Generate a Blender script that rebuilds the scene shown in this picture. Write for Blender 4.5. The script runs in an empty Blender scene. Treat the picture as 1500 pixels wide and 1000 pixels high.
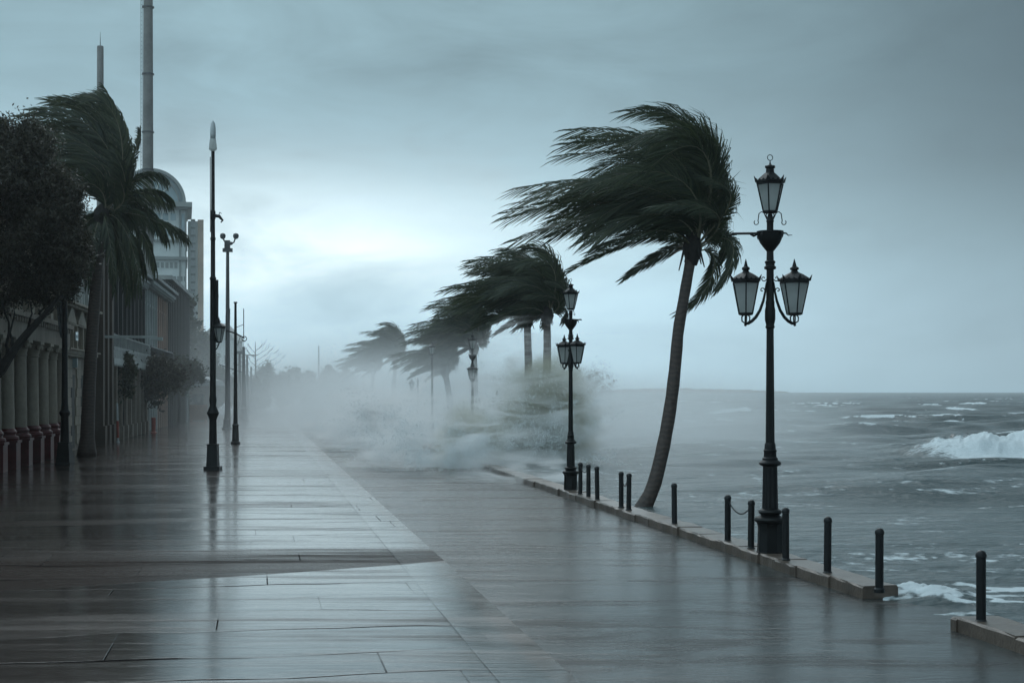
import bpy, math, random
import numpy as np
from mathutils import Vector, Matrix

scn = bpy.context.scene
COL = scn.collection
PI = math.pi
R = math.radians

# ------------------------------------------------------------------ camera
F = 2083.0            # focal length in pixels of the 1500 px wide photograph
CAM_H = 2.5
cd = bpy.data.cameras.new("camera")
cd.lens = 50.0
cd.sensor_width = 36.0
cd.shift_y = 73.0 / 1500.0
cd.clip_start = 0.1
cd.clip_end = 9000.0
cam = bpy.data.objects.new("camera", cd)
COL.objects.link(cam)
cam.location = (0, 0, CAM_H)
cam.rotation_euler = (R(90), 0, 0)
scn.camera = cam

# ------------------------------------------------------------------ node helpers
def nt_new(m):
    nt = m.node_tree
    for n in list(nt.nodes):
        nt.nodes.remove(n)
    return nt

class G:
    """tiny helper that makes shader nodes"""
    def __init__(self, nt):
        self.nt = nt
    def put(self, n, i, v):
        if v is None:
            return
        s = n.inputs[i]
        if isinstance(v, bpy.types.NodeSocket):
            self.nt.links.new(v, s)
        else:
            if hasattr(s.default_value, '__len__') and not hasattr(v, '__len__'):
                v = [v] * len(s.default_value)
            if hasattr(s.default_value, '__len__') and len(s.default_value) == 4 and len(v) == 3:
                v = list(v) + [1]
            s.default_value = v
    def node(self, t, out=0, _p=None, **kw):
        n = self.nt.nodes.new(t)
        for k, v in (_p or {}).items():
            setattr(n, k, v)
        for k, v in kw.items():
            self.put(n, k.replace('_', ' '), v)
        return n.outputs[out] if out is not None else n
    def m(self, op, a, b=None, c=None, clamp=False):
        n = self.nt.nodes.new('ShaderNodeMath')
        n.operation = op
        n.use_clamp = clamp
        self.put(n, 0, a)
        if b is not None: self.put(n, 1, b)
        if c is not None: self.put(n, 2, c)
        return n.outputs[0]
    def vm(self, op, a, b=None):
        n = self.nt.nodes.new('ShaderNodeVectorMath')
        n.operation = op
        self.put(n, 0, a)
        if b is not None: self.put(n, 1, b)
        return n.outputs['Value'] if op in ('LENGTH', 'DISTANCE', 'DOT_PRODUCT') else n.outputs[0]
    def mix(self, f, a, b, blend='MIX'):
        n = self.nt.nodes.new('ShaderNodeMixRGB')
        n.blend_type = blend
        self.put(n, 0, f); self.put(n, 1, a); self.put(n, 2, b)
        return n.outputs[0]
    def ss(self, x, a, b, lo=0.0, hi=1.0):
        n = self.nt.nodes.new('ShaderNodeMapRange')
        n.interpolation_type = 'SMOOTHSTEP'
        self.put(n, 0, x); self.put(n, 1, a); self.put(n, 2, b); self.put(n, 3, lo); self.put(n, 4, hi)
        return n.outputs[0]
    def ramp(self, x, stops):
        n = self.nt.nodes.new('ShaderNodeValToRGB')
        self.put(n, 0, x)
        e = n.color_ramp.elements
        while len(e) > 1:
            e.remove(e[-1])
        e[0].position = stops[0][0]; e[0].color = list(stops[0][1]) + [1]
        for p, c in stops[1:]:
            k = e.new(p); k.color = list(c) + [1]
        return n.outputs[0]
    def noise(self, vec, scale, detail=4, rough=0.55, dist=0.0, out=0):
        n = self.nt.nodes.new('ShaderNodeTexNoise')
        self.put(n, 'Vector', vec)
        self.put(n, 'Scale', scale); self.put(n, 'Detail', detail)
        self.put(n, 'Roughness', rough); self.put(n, 'Distortion', dist)
        return n.outputs[out]
    def mapping(self, vec, loc=(0, 0, 0), rot=(0, 0, 0), scale=(1, 1, 1)):
        n = self.nt.nodes.new('ShaderNodeMapping')
        self.put(n, 'Vector', vec)
        n.inputs['Location'].default_value = loc
        n.inputs['Rotation'].default_value = rot
        n.inputs['Scale'].default_value = scale
        return n.outputs[0]
    def bump(self, h, strength=0.3, dist=0.02, normal=None):
        n = self.nt.nodes.new('ShaderNodeBump')
        self.put(n, 'Height', h); self.put(n, 'Strength', strength); self.put(n, 'Distance', dist)
        if normal is not None: self.put(n, 'Normal', normal)
        return n.outputs[0]

# ------------------------------------------------------------------ world: storm sky
SUN_AZ = R(-7.0)      # to the left of straight ahead
SUN_EL = R(38.0)
world = bpy.data.worlds.new("World")
scn.world = world
world.use_nodes = True
wn = nt_new(world)
g = G(wn)
sky = wn.nodes.new('ShaderNodeTexSky')
sky.sky_type = 'NISHITA'
sky.sun_disc = False
sky.sun_elevation = SUN_EL
sky.sun_rotation = SUN_AZ
sky.air_density = 1.0
sky.dust_density = 1.0
tc = g.node('ShaderNodeTexCoord')
dirv = g.vm('NORMALIZE', tc)
sp = wn.nodes.new('ShaderNodeSeparateXYZ')
wn.links.new(dirv, sp.inputs[0])
dx, dy, dz = sp.outputs
# soft cloud noise, stretched along the horizon
cv = g.mapping(dirv, scale=(2.2, 2.2, 6.5))
n1 = g.noise(cv, 1.6, 5, 0.55, 0.4)
cv2 = g.mapping(dirv, loc=(3.1, 1.7, 0.4), rot=(0, R(14), 0), scale=(5, 5, 15))
n2 = g.noise(cv2, 1.3, 5, 0.6, 0.6)
nn = g.m('ADD', g.m('MULTIPLY', g.m('SUBTRACT', n1, 0.5), 1.0), g.m('MULTIPLY', g.m('SUBTRACT', n2, 0.5), 0.95))
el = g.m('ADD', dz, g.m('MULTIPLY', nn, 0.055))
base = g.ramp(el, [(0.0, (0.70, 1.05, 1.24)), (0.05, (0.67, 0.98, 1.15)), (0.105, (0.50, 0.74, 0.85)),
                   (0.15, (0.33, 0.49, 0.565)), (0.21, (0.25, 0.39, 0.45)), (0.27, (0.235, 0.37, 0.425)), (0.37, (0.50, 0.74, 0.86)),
                   (0.55, (0.82, 1.13, 1.28)), (1.0, (0.70, 0.98, 1.12))])  # last stops: unseen upper sky, brightened to light the fog and ground
# bright break in the cloud low over the street
gx = g.m('DIVIDE', g.m('ADD', g.m('ADD', dx, 0.158), g.m('MULTIPLY', g.m('SUBTRACT', n2, 0.5), 0.22)), 0.180)
gz = g.m('DIVIDE', g.m('SUBTRACT', el, 0.100), 0.050)
gg = g.m('EXPONENT', g.m('MULTIPLY', g.m('ADD', g.m('MULTIPLY', gx, gx), g.m('MULTIPLY', gz, gz)), -1.0))
gg = g.m('MULTIPLY', gg, g.ss(dy, 0.0, 0.4))
gg = g.m('MULTIPLY', gg, g.m('ADD', 0.85, g.m('MULTIPLY', nn, 1.6)), clamp=True)
brt = g.mix(gg, base, (0.95, 1.14, 1.2))
# heavier cloud to the right
rk = g.m('ADD', dx, g.m('MULTIPLY', nn, 0.10))
rd = g.ss(rk, 0.02, 0.42)
rhi = g.ss(el, 0.05, 0.24)
rf = g.m('MULTIPLY', rd, g.m('ADD', 0.62, g.m('MULTIPLY', rhi, 0.24)))
drk = g.mix(rf, brt, (0.055, 0.085, 0.105))
lf = g.m('MULTIPLY', g.ss(dy, 0.3, -0.6), 0.0)
drk = g.mix(lf, drk, (0.07, 0.095, 0.11))
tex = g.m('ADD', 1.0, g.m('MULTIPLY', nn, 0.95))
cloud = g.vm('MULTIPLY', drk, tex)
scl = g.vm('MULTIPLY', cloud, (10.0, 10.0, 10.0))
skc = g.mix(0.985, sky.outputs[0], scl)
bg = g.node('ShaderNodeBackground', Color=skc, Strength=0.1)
wo = wn.nodes.new('ShaderNodeOutputWorld')
wn.links.new(bg, wo.inputs[0])

sd = bpy.data.lights.new("sun", 'SUN')
sd.energy = 0.7
sd.angle = R(42)
sd.color = (1.0, 0.998, 0.99)
sun = bpy.data.objects.new("sun", sd)
COL.objects.link(sun)
sdir = Vector((math.sin(SUN_AZ) * math.cos(SUN_EL), math.cos(SUN_AZ) * math.cos(SUN_EL), math.sin(SUN_EL)))
sun.rotation_euler = sdir.to_track_quat('Z', 'Y').to_euler()
sun.location = (0, 0, 60)

scn.view_settings.view_transform = 'Standard'
scn.view_settings.look = 'None'
scn.view_settings.exposure = 0.0
scn.view_settings.gamma = 1.0
scn.cycles.max_bounces = 14
scn.cycles.diffuse_bounces = 2
scn.cycles.glossy_bounces = 3
scn.cycles.transmission_bounces = 4
scn.cycles.volume_bounces = 10
scn.cycles.transparent_max_bounces = 14
scn.cycles.volume_step_rate = 1.0
scn.cycles.volume_max_steps = 96
scn.cycles.sample_clamp_indirect = 4.0
scn.cycles.caustics_reflective = False
scn.cycles.caustics_refractive = False
scn.cycles.use_denoising = True

# ------------------------------------------------------------------ places
TH = math.atan2(375.0, F)                 # the street runs this far to the left of the view
CT, ST = math.cos(TH), math.sin(TH)
def W(u, v, z=0.0):                        # street frame (u along, v to the right) to world
    return Vector((v * CT - u * ST, u * CT + v * ST, z))
def gp(px, py, z=0.0):                     # where the ground seen at that photo pixel is
    Y = (CAM_H - z) * F / (py - 573.0)
    return Vector(((px - 750.0) / F * Y, Y, z))
def zat(py, Y):
    return CAM_H + (573.0 - py) * Y / F
def xat(px, Y):
    return (px - 750.0) / F * Y
def on_v(px, v):                           # distance at which column px meets the line v
    return v / ((px - 750.0) / F * CT + ST)

# ------------------------------------------------------------------ mesh helpers
class MB:
    def __init__(self):
        self.v = []; self.f = []
    def add(self, vs, fs):
        o = len(self.v)
        self.v.extend([tuple(p) for p in vs])
        self.f.extend([tuple(i + o for i in q) for q in fs])
    def box(self, c, s, rz=0.0, taper=1.0, rot=None):
        hx, hy, hz = s[0] / 2, s[1] / 2, s[2] / 2
        M = rot if rot is not None else Matrix.Rotation(rz, 3, 'Z')
        vs = []
        for z, t in ((-hz, 1), (hz, taper)):
            for x, y in ((-hx, -hy), (hx, -hy), (hx, hy), (-hx, hy)):
                vs.append(Vector(c) + M @ Vector((x * t, y * t, z)))
        self.add(vs, [(3, 2, 1, 0), (4, 5, 6, 7), (0, 1, 5, 4), (1, 2, 6, 5), (2, 3, 7, 6), (3, 0, 4, 7)])
    def lathe(self, prof, n=16, c=(0, 0, 0), rz=0.0, caps=True):
        vs = []; fs = []
        for r, z in prof:
            for k in range(n):
                a = rz + 2 * PI * k / n
                vs.append((c[0] + r * math.cos(a), c[1] + r * math.sin(a), c[2] + z))
        for i in range(len(prof) - 1):
            for k in range(n):
                a, b = i * n + k, i * n + (k + 1) % n
                fs.append((a, b, b + n, a + n))
        if caps:
            fs.append(tuple(range(n - 1, -1, -1)))
            o = (len(prof) - 1) * n
            fs.append(tuple(range(o, o + n)))
        self.add(vs, fs)
    def tube(self, pts, rad, n=8, caps=True):
        pts = [Vector(p) for p in pts]
        if not hasattr(rad, '__len__'):
            rad = [rad] * len(pts)
        vs = []; fs = []
        T0 = (pts[1] - pts[0]).normalized()
        A = T0.orthogonal().normalized()
        for i, p in enumerate(pts):
            a = pts[max(i - 1, 0)]; b = pts[min(i + 1, len(pts) - 1)]
            T = (b - a)
            T = T.normalized() if T.length > 1e-9 else T0
            A = (A - T * A.dot(T))
            A = A.normalized() if A.length > 1e-6 else T.orthogonal().normalized()
            B = T.cross(A)
            for k in range(n):
                t = 2 * PI * k / n
                vs.append(p + (A * math.cos(t) + B * math.sin(t)) * rad[i])
        for i in range(len(pts) - 1):
            for k in range(n):
                a, b = i * n + k, i * n + (k + 1) % n
                fs.append((a, b, b + n, a + n))
        if caps:
            fs.append(tuple(range(n - 1, -1, -1)))
            o = (len(pts) - 1) * n
            fs.append(tuple(range(o, o + n)))
        self.add(vs, fs)
    def prism(self, poly, axis_o, ax, ay, depth):
        """polygon poly in the plane (axis_o, ax, ay), pushed along depth vector"""
        n = len(poly)
        o = Vector(axis_o); ax = Vector(ax); ay = Vector(ay); d = Vector(depth)
        vs = [o + ax * p[0] + ay * p[1] for p in poly] + [o + ax * p[0] + ay * p[1] + d for p in poly]
        fs = [tuple(range(n - 1, -1, -1)), tuple(range(n, 2 * n))]
        for k in range(n):
            fs.append((k, (k + 1) % n, n + (k + 1) % n, n + k))
        self.add(vs, fs)
    def build(self, name, mat, parent=None, smooth=False, loc=None):
        me = bpy.data.meshes.new(name)
        me.from_pydata(self.v, [], self.f)
        me.materials.append(mat)
        if smooth:
            me.polygons.foreach_set('use_smooth', [True] * len(me.polygons))
            if smooth != 'all':
                me.set_sharp_from_angle(angle=R(smooth if smooth is not True else 38))
        me.update()
        o = bpy.data.objects.new(name, me)
        COL.objects.link(o)
        if parent is not None: o.parent = parent
        if loc is not None: o.location = loc
        return o

def np_mesh(name, V, Fq, mat, parent=None, smooth=False, loc=None):
    """V (n,3); Fq (m,k) constant-size faces"""
    me = bpy.data.meshes.new(name)
    V = np.asarray(V, dtype=np.float32); Fq = np.asarray(Fq, dtype=np.int32)
    m, k = Fq.shape
    me.vertices.add(len(V)); me.vertices.foreach_set('co', V.ravel())
    me.loops.add(m * k); me.loops.foreach_set('vertex_index', Fq.ravel())
    me.polygons.add(m)
    me.polygons.foreach_set('loop_start', np.arange(m, dtype=np.int32) * k)
    me.polygons.foreach_set('loop_total', np.full(m, k, dtype=np.int32))
    me.update(calc_edges=True)
    me.polygons.foreach_set('use_smooth', np.full(m, bool(smooth)))
    me.materials.append(mat)
    me.validate()
    o = bpy.data.objects.new(name, me)
    COL.objects.link(o)
    if parent is not None: o.parent = parent
    if loc is not None: o.location = loc
    return o

def tag(o, label, cat, group=None):
    o['label'] = label; o['category'] = cat
    if group: o['group'] = group
    return o
def thing(name, label, cat, loc=(0, 0, 0), rz=0.0, group=None):
    o = bpy.data.objects.new(name, None)
    o.empty_display_size = 0.2
    COL.objects.link(o)
    o.location = loc; o.rotation_euler = (0, 0, rz)
    return tag(o, label, cat, group)
def copy_tree(o, parent=None):
    c = o.copy(); COL.objects.link(c)
    if parent is not None:
        c.parent = parent
    for ch in [x for x in bpy.data.objects if x.parent == o]:
        copy_tree(ch, c)
    return c

# ------------------------------------------------------------------ materials
MATS = {}
def mat(name, col, rough=0.6, var=0.25, scale=3.0, bump=0.0, bscale=20.0, metal=0.0, spec=0.5, streak=None, col2=None, coat=0.0):
    m = bpy.data.materials.new(name); m.use_nodes = True
    nt = nt_new(m); g = G(nt)
    oc = g.node('ShaderNodeTexCoord', out=3)
    vec = g.mapping(oc, scale=streak or (1, 1, 1))
    n = g.noise(vec, scale, 5, 0.6, 0.2)
    n3 = g.noise(oc, scale * 7.3, 3, 0.6)
    f = g.ss(g.m('ADD', g.m('MULTIPLY', n, 0.75), g.m('MULTIPLY', n3, 0.25)), 0.3, 0.7)
    c2 = col2 or tuple(c * (1 - var) for c in col)
    c1 = tuple(c * (1 + var * 0.6) for c in col)
    base = g.mix(f, c2, c1)
    b = nt.nodes.new('ShaderNodeBsdfPrincipled')
    g.put(b, 'Base Color', base)
    g.put(b, 'Roughness', g.m('ADD', rough - 0.08, g.m('MULTIPLY', n3, 0.16)))
    g.put(b, 'Metallic', metal)
    g.put(b, 'Specular IOR Level', spec)
    if coat: g.put(b, 'Coat Weight', coat)
    if bump:
        bn = g.noise(oc, bscale, 4, 0.6)
        g.put(b, 'Normal', g.bump(bn, bump, 0.02))
    o = nt.nodes.new('ShaderNodeOutputMaterial')
    nt.links.new(b.outputs[0], o.inputs[0])
    MATS[name] = m
    return m

M_iron = mat('black_iron', (0.006, 0.0065, 0.007), 0.42, 0.4, 6, 0.25, 60, spec=0.25)
M_iron2 = mat('bollard_iron', (0.007, 0.0072, 0.008), 0.38, 0.4, 8, 0.2, 50, spec=0.3)
M_pole = mat('grey_pole', (0.05, 0.055, 0.06), 0.5, 0.3, 4)
M_conc = mat('concrete', (0.17, 0.165, 0.155), 0.8, 0.3, 0.4, 0.2, 6)
M_bark = mat('palm_bark', (0.052, 0.036, 0.029), 0.8, 0.4, 5, 0.0)
M_bark2 = mat('tree_bark', (0.025, 0.021, 0.019), 0.85, 0.4, 8, 0.5, 25)
M_kerb = mat('kerb_stone', (0.115, 0.085, 0.067), 0.36, 0.4, 2.5, 0.5, 18, spec=0.5)
M_stone = mat('weathered_stone', (0.25, 0.21, 0.17), 0.75, 0.35, 1.0, 0.4, 10, streak=(1, 1, 0.35))
M_stone2 = mat('pale_stone', (0.36, 0.31, 0.25), 0.75, 0.3, 1.0, 0.4, 10, streak=(1, 1, 0.35))
M_red = mat('red_paint', (0.10, 0.016, 0.018), 0.45, 0.35, 3.0, 0.2, 12)
M_dark = mat('dark_facade', (0.05, 0.05, 0.048), 0.7, 0.35, 1.2, 0.3, 8, streak=(1, 1, 0.3))
M_brown = mat('brown_facade', (0.10, 0.075, 0.06), 0.75, 0.35, 1.2, 0.3, 8, streak=(1, 1, 0.3))
M_pale = mat('pale_plaster', (0.50, 0.53, 0.52), 0.75, 0.25, 0.8, 0.2, 6, streak=(1, 1, 0.3))
M_pink = mat('pink_plaster', (0.52, 0.35, 0.28), 0.75, 0.25, 0.8, 0.2, 6, streak=(1, 1, 0.3))
M_slate = mat('grey_cornice', (0.32, 0.34, 0.33), 0.6, 0.3, 1.5, 0.2, 8)
M_white = mat('white_paint', (0.5, 0.52, 0.52), 0.5, 0.15, 2)
M_orange = mat('red_marker_paint', (0.35, 0.05, 0.03), 0.5, 0.2, 3)
M_glassw = mat('dark_window_glass', (0.02, 0.025, 0.028), 0.12, 0.3, 2, spec=0.8)
M_skyglass = mat('tower_glass', (0.32, 0.42, 0.45), 0.15, 0.2, 0.3, spec=0.9)
M_towerwall = mat('tower_wall', (0.68, 0.71, 0.69), 0.7, 0.15, 0.15)
M_towertrim = mat('tower_trim', (0.28, 0.30, 0.29), 0.7, 0.2, 0.15)
M_towerbrick = mat('tower_brick', (0.50, 0.38, 0.30), 0.7, 0.2, 0.3)
M_awning = mat('grey_awning', (0.22, 0.24, 0.25), 0.6, 0.2, 3)
M_reed = mat('cloth_grey', (0.08, 0.085, 0.085), 0.8, 0.2, 3)

def foliage(name, c1, c2, trans=0.25, rough=0.5, scale=0.9):
    m = bpy.data.materials.new(name); m.use_nodes = True
    nt = nt_new(m); g = G(nt)
    oc = g.node('ShaderNodeTexCoord', out=3)
    n = g.noise(oc, scale, 3, 0.6)
    geo = nt.nodes.new('ShaderNodeNewGeometry')
    rnd = geo.outputs['Random Per Island']
    f = g.ss(g.m('ADD', g.m('MULTIPLY', n, 0.6), g.m('MULTIPLY', rnd, 0.4)), 0.25, 0.75)
    c = g.mix(f, c1, c2)
    b = nt.nodes.new('ShaderNodeBsdfPrincipled')
    g.put(b, 'Base Color', c); g.put(b, 'Roughness', rough); g.put(b, 'Specular IOR Level', 0.35)
    t = g.node('ShaderNodeBsdfTranslucent', Color=g.vm('MULTIPLY', c, (1.1, 1.15, 0.8)))
    mx = nt.nodes.new('ShaderNodeMixShader')
    g.put(mx, 0, trans)
    nt.links.new(b.outputs[0], mx.inputs[1]); nt.links.new(t, mx.inputs[2])
    o = nt.nodes.new('ShaderNodeOutputMaterial'); nt.links.new(mx.outputs[0], o.inputs[0])
    return m
M_frond = foliage('palm_frond', (0.025, 0.034, 0.023), (0.068, 0.080, 0.046), 0.32, 0.42)
M_rachis = mat('frond_rib', (0.15, 0.135, 0.085), 0.5, 0.3, 5)
M_leaf = foliage('tree_leaf_brown', (0.030, 0.026, 0.019), (0.092, 0.080, 0.058), 0.2, 0.45)
M_leaf2 = foliage('tree_leaf_green', (0.030, 0.040, 0.026), (0.080, 0.086, 0.052), 0.2, 0.5)
M_leaf3 = foliage('shrub_leaf_olive', (0.055, 0.050, 0.028), (0.10, 0.092, 0.052), 0.2, 0.6)

# frosted lantern glass: scatters the sky behind it
m = bpy.data.materials.new('frosted_glass'); m.use_nodes = True
nt = nt_new(m); g = G(nt)
oc = g.node('ShaderNodeTexCoord', out=3)
n = g.noise(oc, 7, 4, 0.6)
c = g.mix(n, (0.70, 0.73, 0.72), (0.86, 0.88, 0.87))
tr = g.node('ShaderNodeBsdfTranslucent', Color=c)
gl = nt.nodes.new('ShaderNodeBsdfPrincipled')
g.put(gl, 'Base Color', g.vm('MULTIPLY', c, (0.6, 0.6, 0.6))); g.put(gl, 'Roughness', 0.25)
mx = nt.nodes.new('ShaderNodeMixShader'); g.put(mx, 0, 0.3)
nt.links.new(tr, mx.inputs[1]); nt.links.new(gl.outputs[0], mx.inputs[2])
o = nt.nodes.new('ShaderNodeOutputMaterial'); nt.links.new(mx.outputs[0], o.inputs[0])
M_frost = m

# ringed palm bark
m = bpy.data.materials.new('ringed_palm_bark'); m.use_nodes = True
nt = nt_new(m); g = G(nt)
oc = g.node('ShaderNodeTexCoord', out=3)
w = nt.nodes.new('ShaderNodeTexWave'); w.bands_direction = 'Z'; w.wave_type = 'BANDS'
g.put(w, 'Vector', oc); g.put(w, 'Scale', 2.6); g.put(w, 'Distortion', 6.0); g.put(w, 'Detail', 2); g.put(w, 'Detail Scale', 2.0)
n = g.noise(g.mapping(oc, scale=(1, 1, 0.3)), 9, 4, 0.6)
f = g.m('ADD', g.m('MULTIPLY', w.outputs[1], 0.35), g.m('MULTIPLY', n, 0.65))
c = g.mix(f, (0.028, 0.02, 0.018), (0.105, 0.072, 0.058))
b = nt.nodes.new('ShaderNodeBsdfPrincipled'); g.put(b, 'Base Color', c); g.put(b, 'Roughness', 0.6)
g.put(b, 'Normal', g.bump(f, 0.5, 0.02))
o = nt.nodes.new('ShaderNodeOutputMaterial'); nt.links.new(b.outputs[0], o.inputs[0])
M_palmbark = m

# ------------------------------------------------------------------ wet paving, road, land
def uv_coords(g):
    """street frame coordinates (v, u) of the surface point"""
    oc = g.node('ShaderNodeTexCoord', out=3)
    return g.mapping(oc, rot=(0, 0, -TH))       # x = v, y = u

def wet_material(name, kind):
    m = bpy.data.materials.new(name); m.use_nodes = True
    nt = nt_new(m); g = G(nt)
    oc = g.node('ShaderNodeTexCoord', out=3)
    uv = uv_coords(g)
    road = kind == 'road'
    s = nt.nodes.new('ShaderNodeSeparateXYZ'); nt.links.new(uv, s.inputs[0])
    v, u = s.outputs[0], s.outputs[1]
    # wind-driven streaks across the street
    a1 = g.noise(g.mapping(oc, rot=(0, 0, R(3)), scale=(0.10, 0.75, 1)), 1.0, 4, 0.6, 0.8)
    a2 = g.noise(g.mapping(oc, rot=(0, 0, R(-5)), scale=(0.55, 1.9, 1) if road else (0.30, 3.0, 1)), 1.0, 5, 0.66, 0.9 if road else 0.5)
    a3 = g.noise(g.mapping(oc, scale=(5.0, 14.0, 1)), 1.0, 4, 0.6, 0.2)
    a4 = g.noise(g.mapping(oc, scale=(0.05, 0.30, 1)), 1.0, 3, 0.5, 0.6)
    fine = g.noise(oc, 40.0, 3, 0.6)
    wet = g.ss(g.m('ADD', g.m('MULTIPLY', a1, 0.55), g.m('MULTIPLY', a2, 0.45)), 0.40, 0.54)
    if kind == 'pavement':
        # slabs laid across the street, every row shifted by its own amount
        wob = g.noise(g.mapping(uv, scale=(0.22, 0.35, 1)), 1.0, 2, 0.5)
        uw = g.m('DIVIDE', g.m('ADD', u, g.m('MULTIPLY', g.m('SUBTRACT', wob, 0.5), 1.6)), 1.25)
        row = g.m('FLOOR', uw)
        wn1 = nt.nodes.new('ShaderNodeTexWhiteNoise'); wn1.noise_dimensions = '1D'; g.put(wn1, 'W', row)
        xv = g.m('ADD', g.m('DIVIDE', v, 3.7), wn1.outputs[0])
        cell = g.m('ADD', g.m('MULTIPLY', row, 17.0), g.m('FLOOR', xv))
        wn2 = nt.nodes.new('ShaderNodeTexWhiteNoise'); wn2.noise_dimensions = '1D'; g.put(wn2, 'W', cell)
        slab = wn2.outputs[0]
        jt = g.ss(g.m('ABSOLUTE', g.m('SUBTRACT', g.m('FRACT', uw), 0.5)), 0.470, 0.482)
        jl = g.ss(g.m('ABSOLUTE', g.m('SUBTRACT', g.m('FRACT', xv), 0.5)), 0.4962, 0.4984)
        joint = g.m('MAXIMUM', jt, jl)
        keep = g.ss(g.noise(g.mapping(uv, scale=(0.3, 0.5, 1)), 1.0, 3, 0.6), 0.42, 0.58)
        joint = g.m('MULTIPLY', joint, g.m('ADD', 0.35, g.m('MULTIPLY', keep, 0.65)))
        # the kerb strip along the edge, with its groove
        groove = g.m('MULTIPLY', g.ss(g.m('ABSOLUTE', g.m('SUBTRACT', v, 2.06)), 0.014, 0.006), g.ss(a4, 0.25, 0.6, 0.35, 0.9))
        edge = g.ss(v, 2.05, 2.07)
        # rough brown band that crosses the pavement where the film of water has run off
        lineu = g.m('ADD', 20.75, g.m('MULTIPLY', g.m('SUBTRACT', v, 2.7), 0.34))
        lineu = g.m('ADD', lineu, g.m('MULTIPLY', g.m('SUBTRACT', a4, 0.5), 0.9))
        du = g.m('SUBTRACT', u, lineu)
        up = g.m('ADD', 1.0, g.m('MULTIPLY', g.m('SUBTRACT', 2.7, v), 0.22))
        band = g.m('MULTIPLY', g.ss(du, -0.02, 0.06), g.ss(g.m('ADD', g.m('DIVIDE', du, up), g.m('MULTIPLY', g.m('SUBTRACT', a2, 0.5), 1.2)), 2.6, 1.2))
        f = g.m('MULTIPLY', g.m('ADD', g.m('MULTIPLY', slab, 0.35), g.m('MULTIPLY', a1, 0.65)), 1.0)
        c = g.mix(f, (0.018, 0.012, 0.010), (0.042, 0.030, 0.025))
        c = g.mix(g.m('MULTIPLY', edge, 0.7), c, (0.10, 0.085, 0.078))
        c = g.mix(g.m('MULTIPLY', g.ss(g.m('ADD', v, g.m('MULTIPLY', a3, 0.1)), 2.50, 2.60), 0.8), c, (0.12, 0.075, 0.058))
        c = g.mix(g.m('MULTIPLY', band, 0.8), c, (0.030, 0.021, 0.018))
        c = g.mix(g.m('MULTIPLY', joint, 0.9), c, (0.012, 0.011, 0.011))
        c = g.mix(g.m('MULTIPLY', groove, 0.95), c, (0.012, 0.011, 0.011))
        rg = g.m('ADD', 0.095, g.m('MULTIPLY', g.m('SUBTRACT', 1.0, wet), 0.08))
        rg = g.m('ADD', rg, g.m('MULTIPLY', slab, 0.05))
        rg = g.m('ADD', rg, g.m('MULTIPLY', a3, 0.07))
        rg = g.m('ADD', rg, g.m('MULTIPLY', band, 0.10))
        rg = g.m('SUBTRACT', rg, g.m('MULTIPLY', edge, 0.02), clamp=True)
        spec = g.m('ADD', 0.10, g.m('MULTIPLY', wet, 0.90))
        spec = g.m('MAXIMUM', spec, g.m('MULTIPLY', edge, 0.75))
        spec = g.m('MULTIPLY', spec, g.m('SUBTRACT', 1.0, g.m('MULTIPLY', band, 0.97)))
        spec = g.m('MULTIPLY', spec, g.m('SUBTRACT', 1.0, g.m('MAXIMUM', joint, groove)))
        h = g.m('ADD', g.m('MULTIPLY', a2, 0.40), g.m('MULTIPLY', a3, 0.05))
        h = g.m('ADD', h, g.m('MULTIPLY', a1, 0.55))
        h = g.m('ADD', h, g.m('MULTIPLY', fine, 0.003))
        h = g.m('SUBTRACT', h, g.m('MULTIPLY', g.m('ADD', joint, groove), 0.06))
        h = g.m('ADD', h, g.m('MULTIPLY', slab, 0.03))
        nrm = g.bump(h, 1.0, 0.018)
    else:
        c = g.mix(g.m('ADD', g.m('MULTIPLY', a2, 0.6), g.m('MULTIPLY', fine, 0.4)), (0.034, 0.036, 0.035), (0.062, 0.067, 0.065))
        c = g.mix(g.m('MULTIPLY', g.m('SUBTRACT', 1.0, wet), 0.55), c, (0.030, 0.020, 0.017))
        rg = g.m('ADD', 0.20, g.m('MULTIPLY', g.m('SUBTRACT', 1.0, wet), 0.06))
        rg = g.m('ADD', rg, g.m('MULTIPLY', a3, 0.06), clamp=True)
        spec = g.m('ADD', 0.10, g.m('MULTIPLY', wet, 0.20))
        h = g.m('ADD', g.m('MULTIPLY', a2, 0.30), g.m('MULTIPLY', a3, 0.15))
        h = g.m('ADD', h, g.m('MULTIPLY', a1, 0.35))
        h = g.m('ADD', h, g.m('MULTIPLY', fine, 0.02))
        nrm = g.bump(h, 1.0, 0.05)
    b = nt.nodes.new('ShaderNodeBsdfPrincipled')
    g.put(b, 'Base Color', c); g.put(b, 'Roughness', rg); g.put(b, 'Specular IOR Level', spec)
    g.put(b, 'Normal', nrm)
    if not road:      # the standing film of rain water
        g.put(b, 'Coat Weight', g.m('MULTIPLY', g.m('MULTIPLY', wet, 0.5), g.m('SUBTRACT', 1.0, g.m('MAXIMUM', g.m('MAXIMUM', joint, groove), band), clamp=True)))
        g.put(b, 'Coat Roughness', 0.13); g.put(b, 'Coat IOR', 1.33)
    o = nt.nodes.new('ShaderNodeOutputMaterial'); nt.links.new(b.outputs[0], o.inputs[0])
    return m
M_pave = wet_material('wet_paving', 'pavement')
M_road = wet_material('wet_road', 'road')
M_land = mat('wet_land', (0.06, 0.052, 0.045), 0.5, 0.3, 0.6, 0.4, 3)

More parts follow.
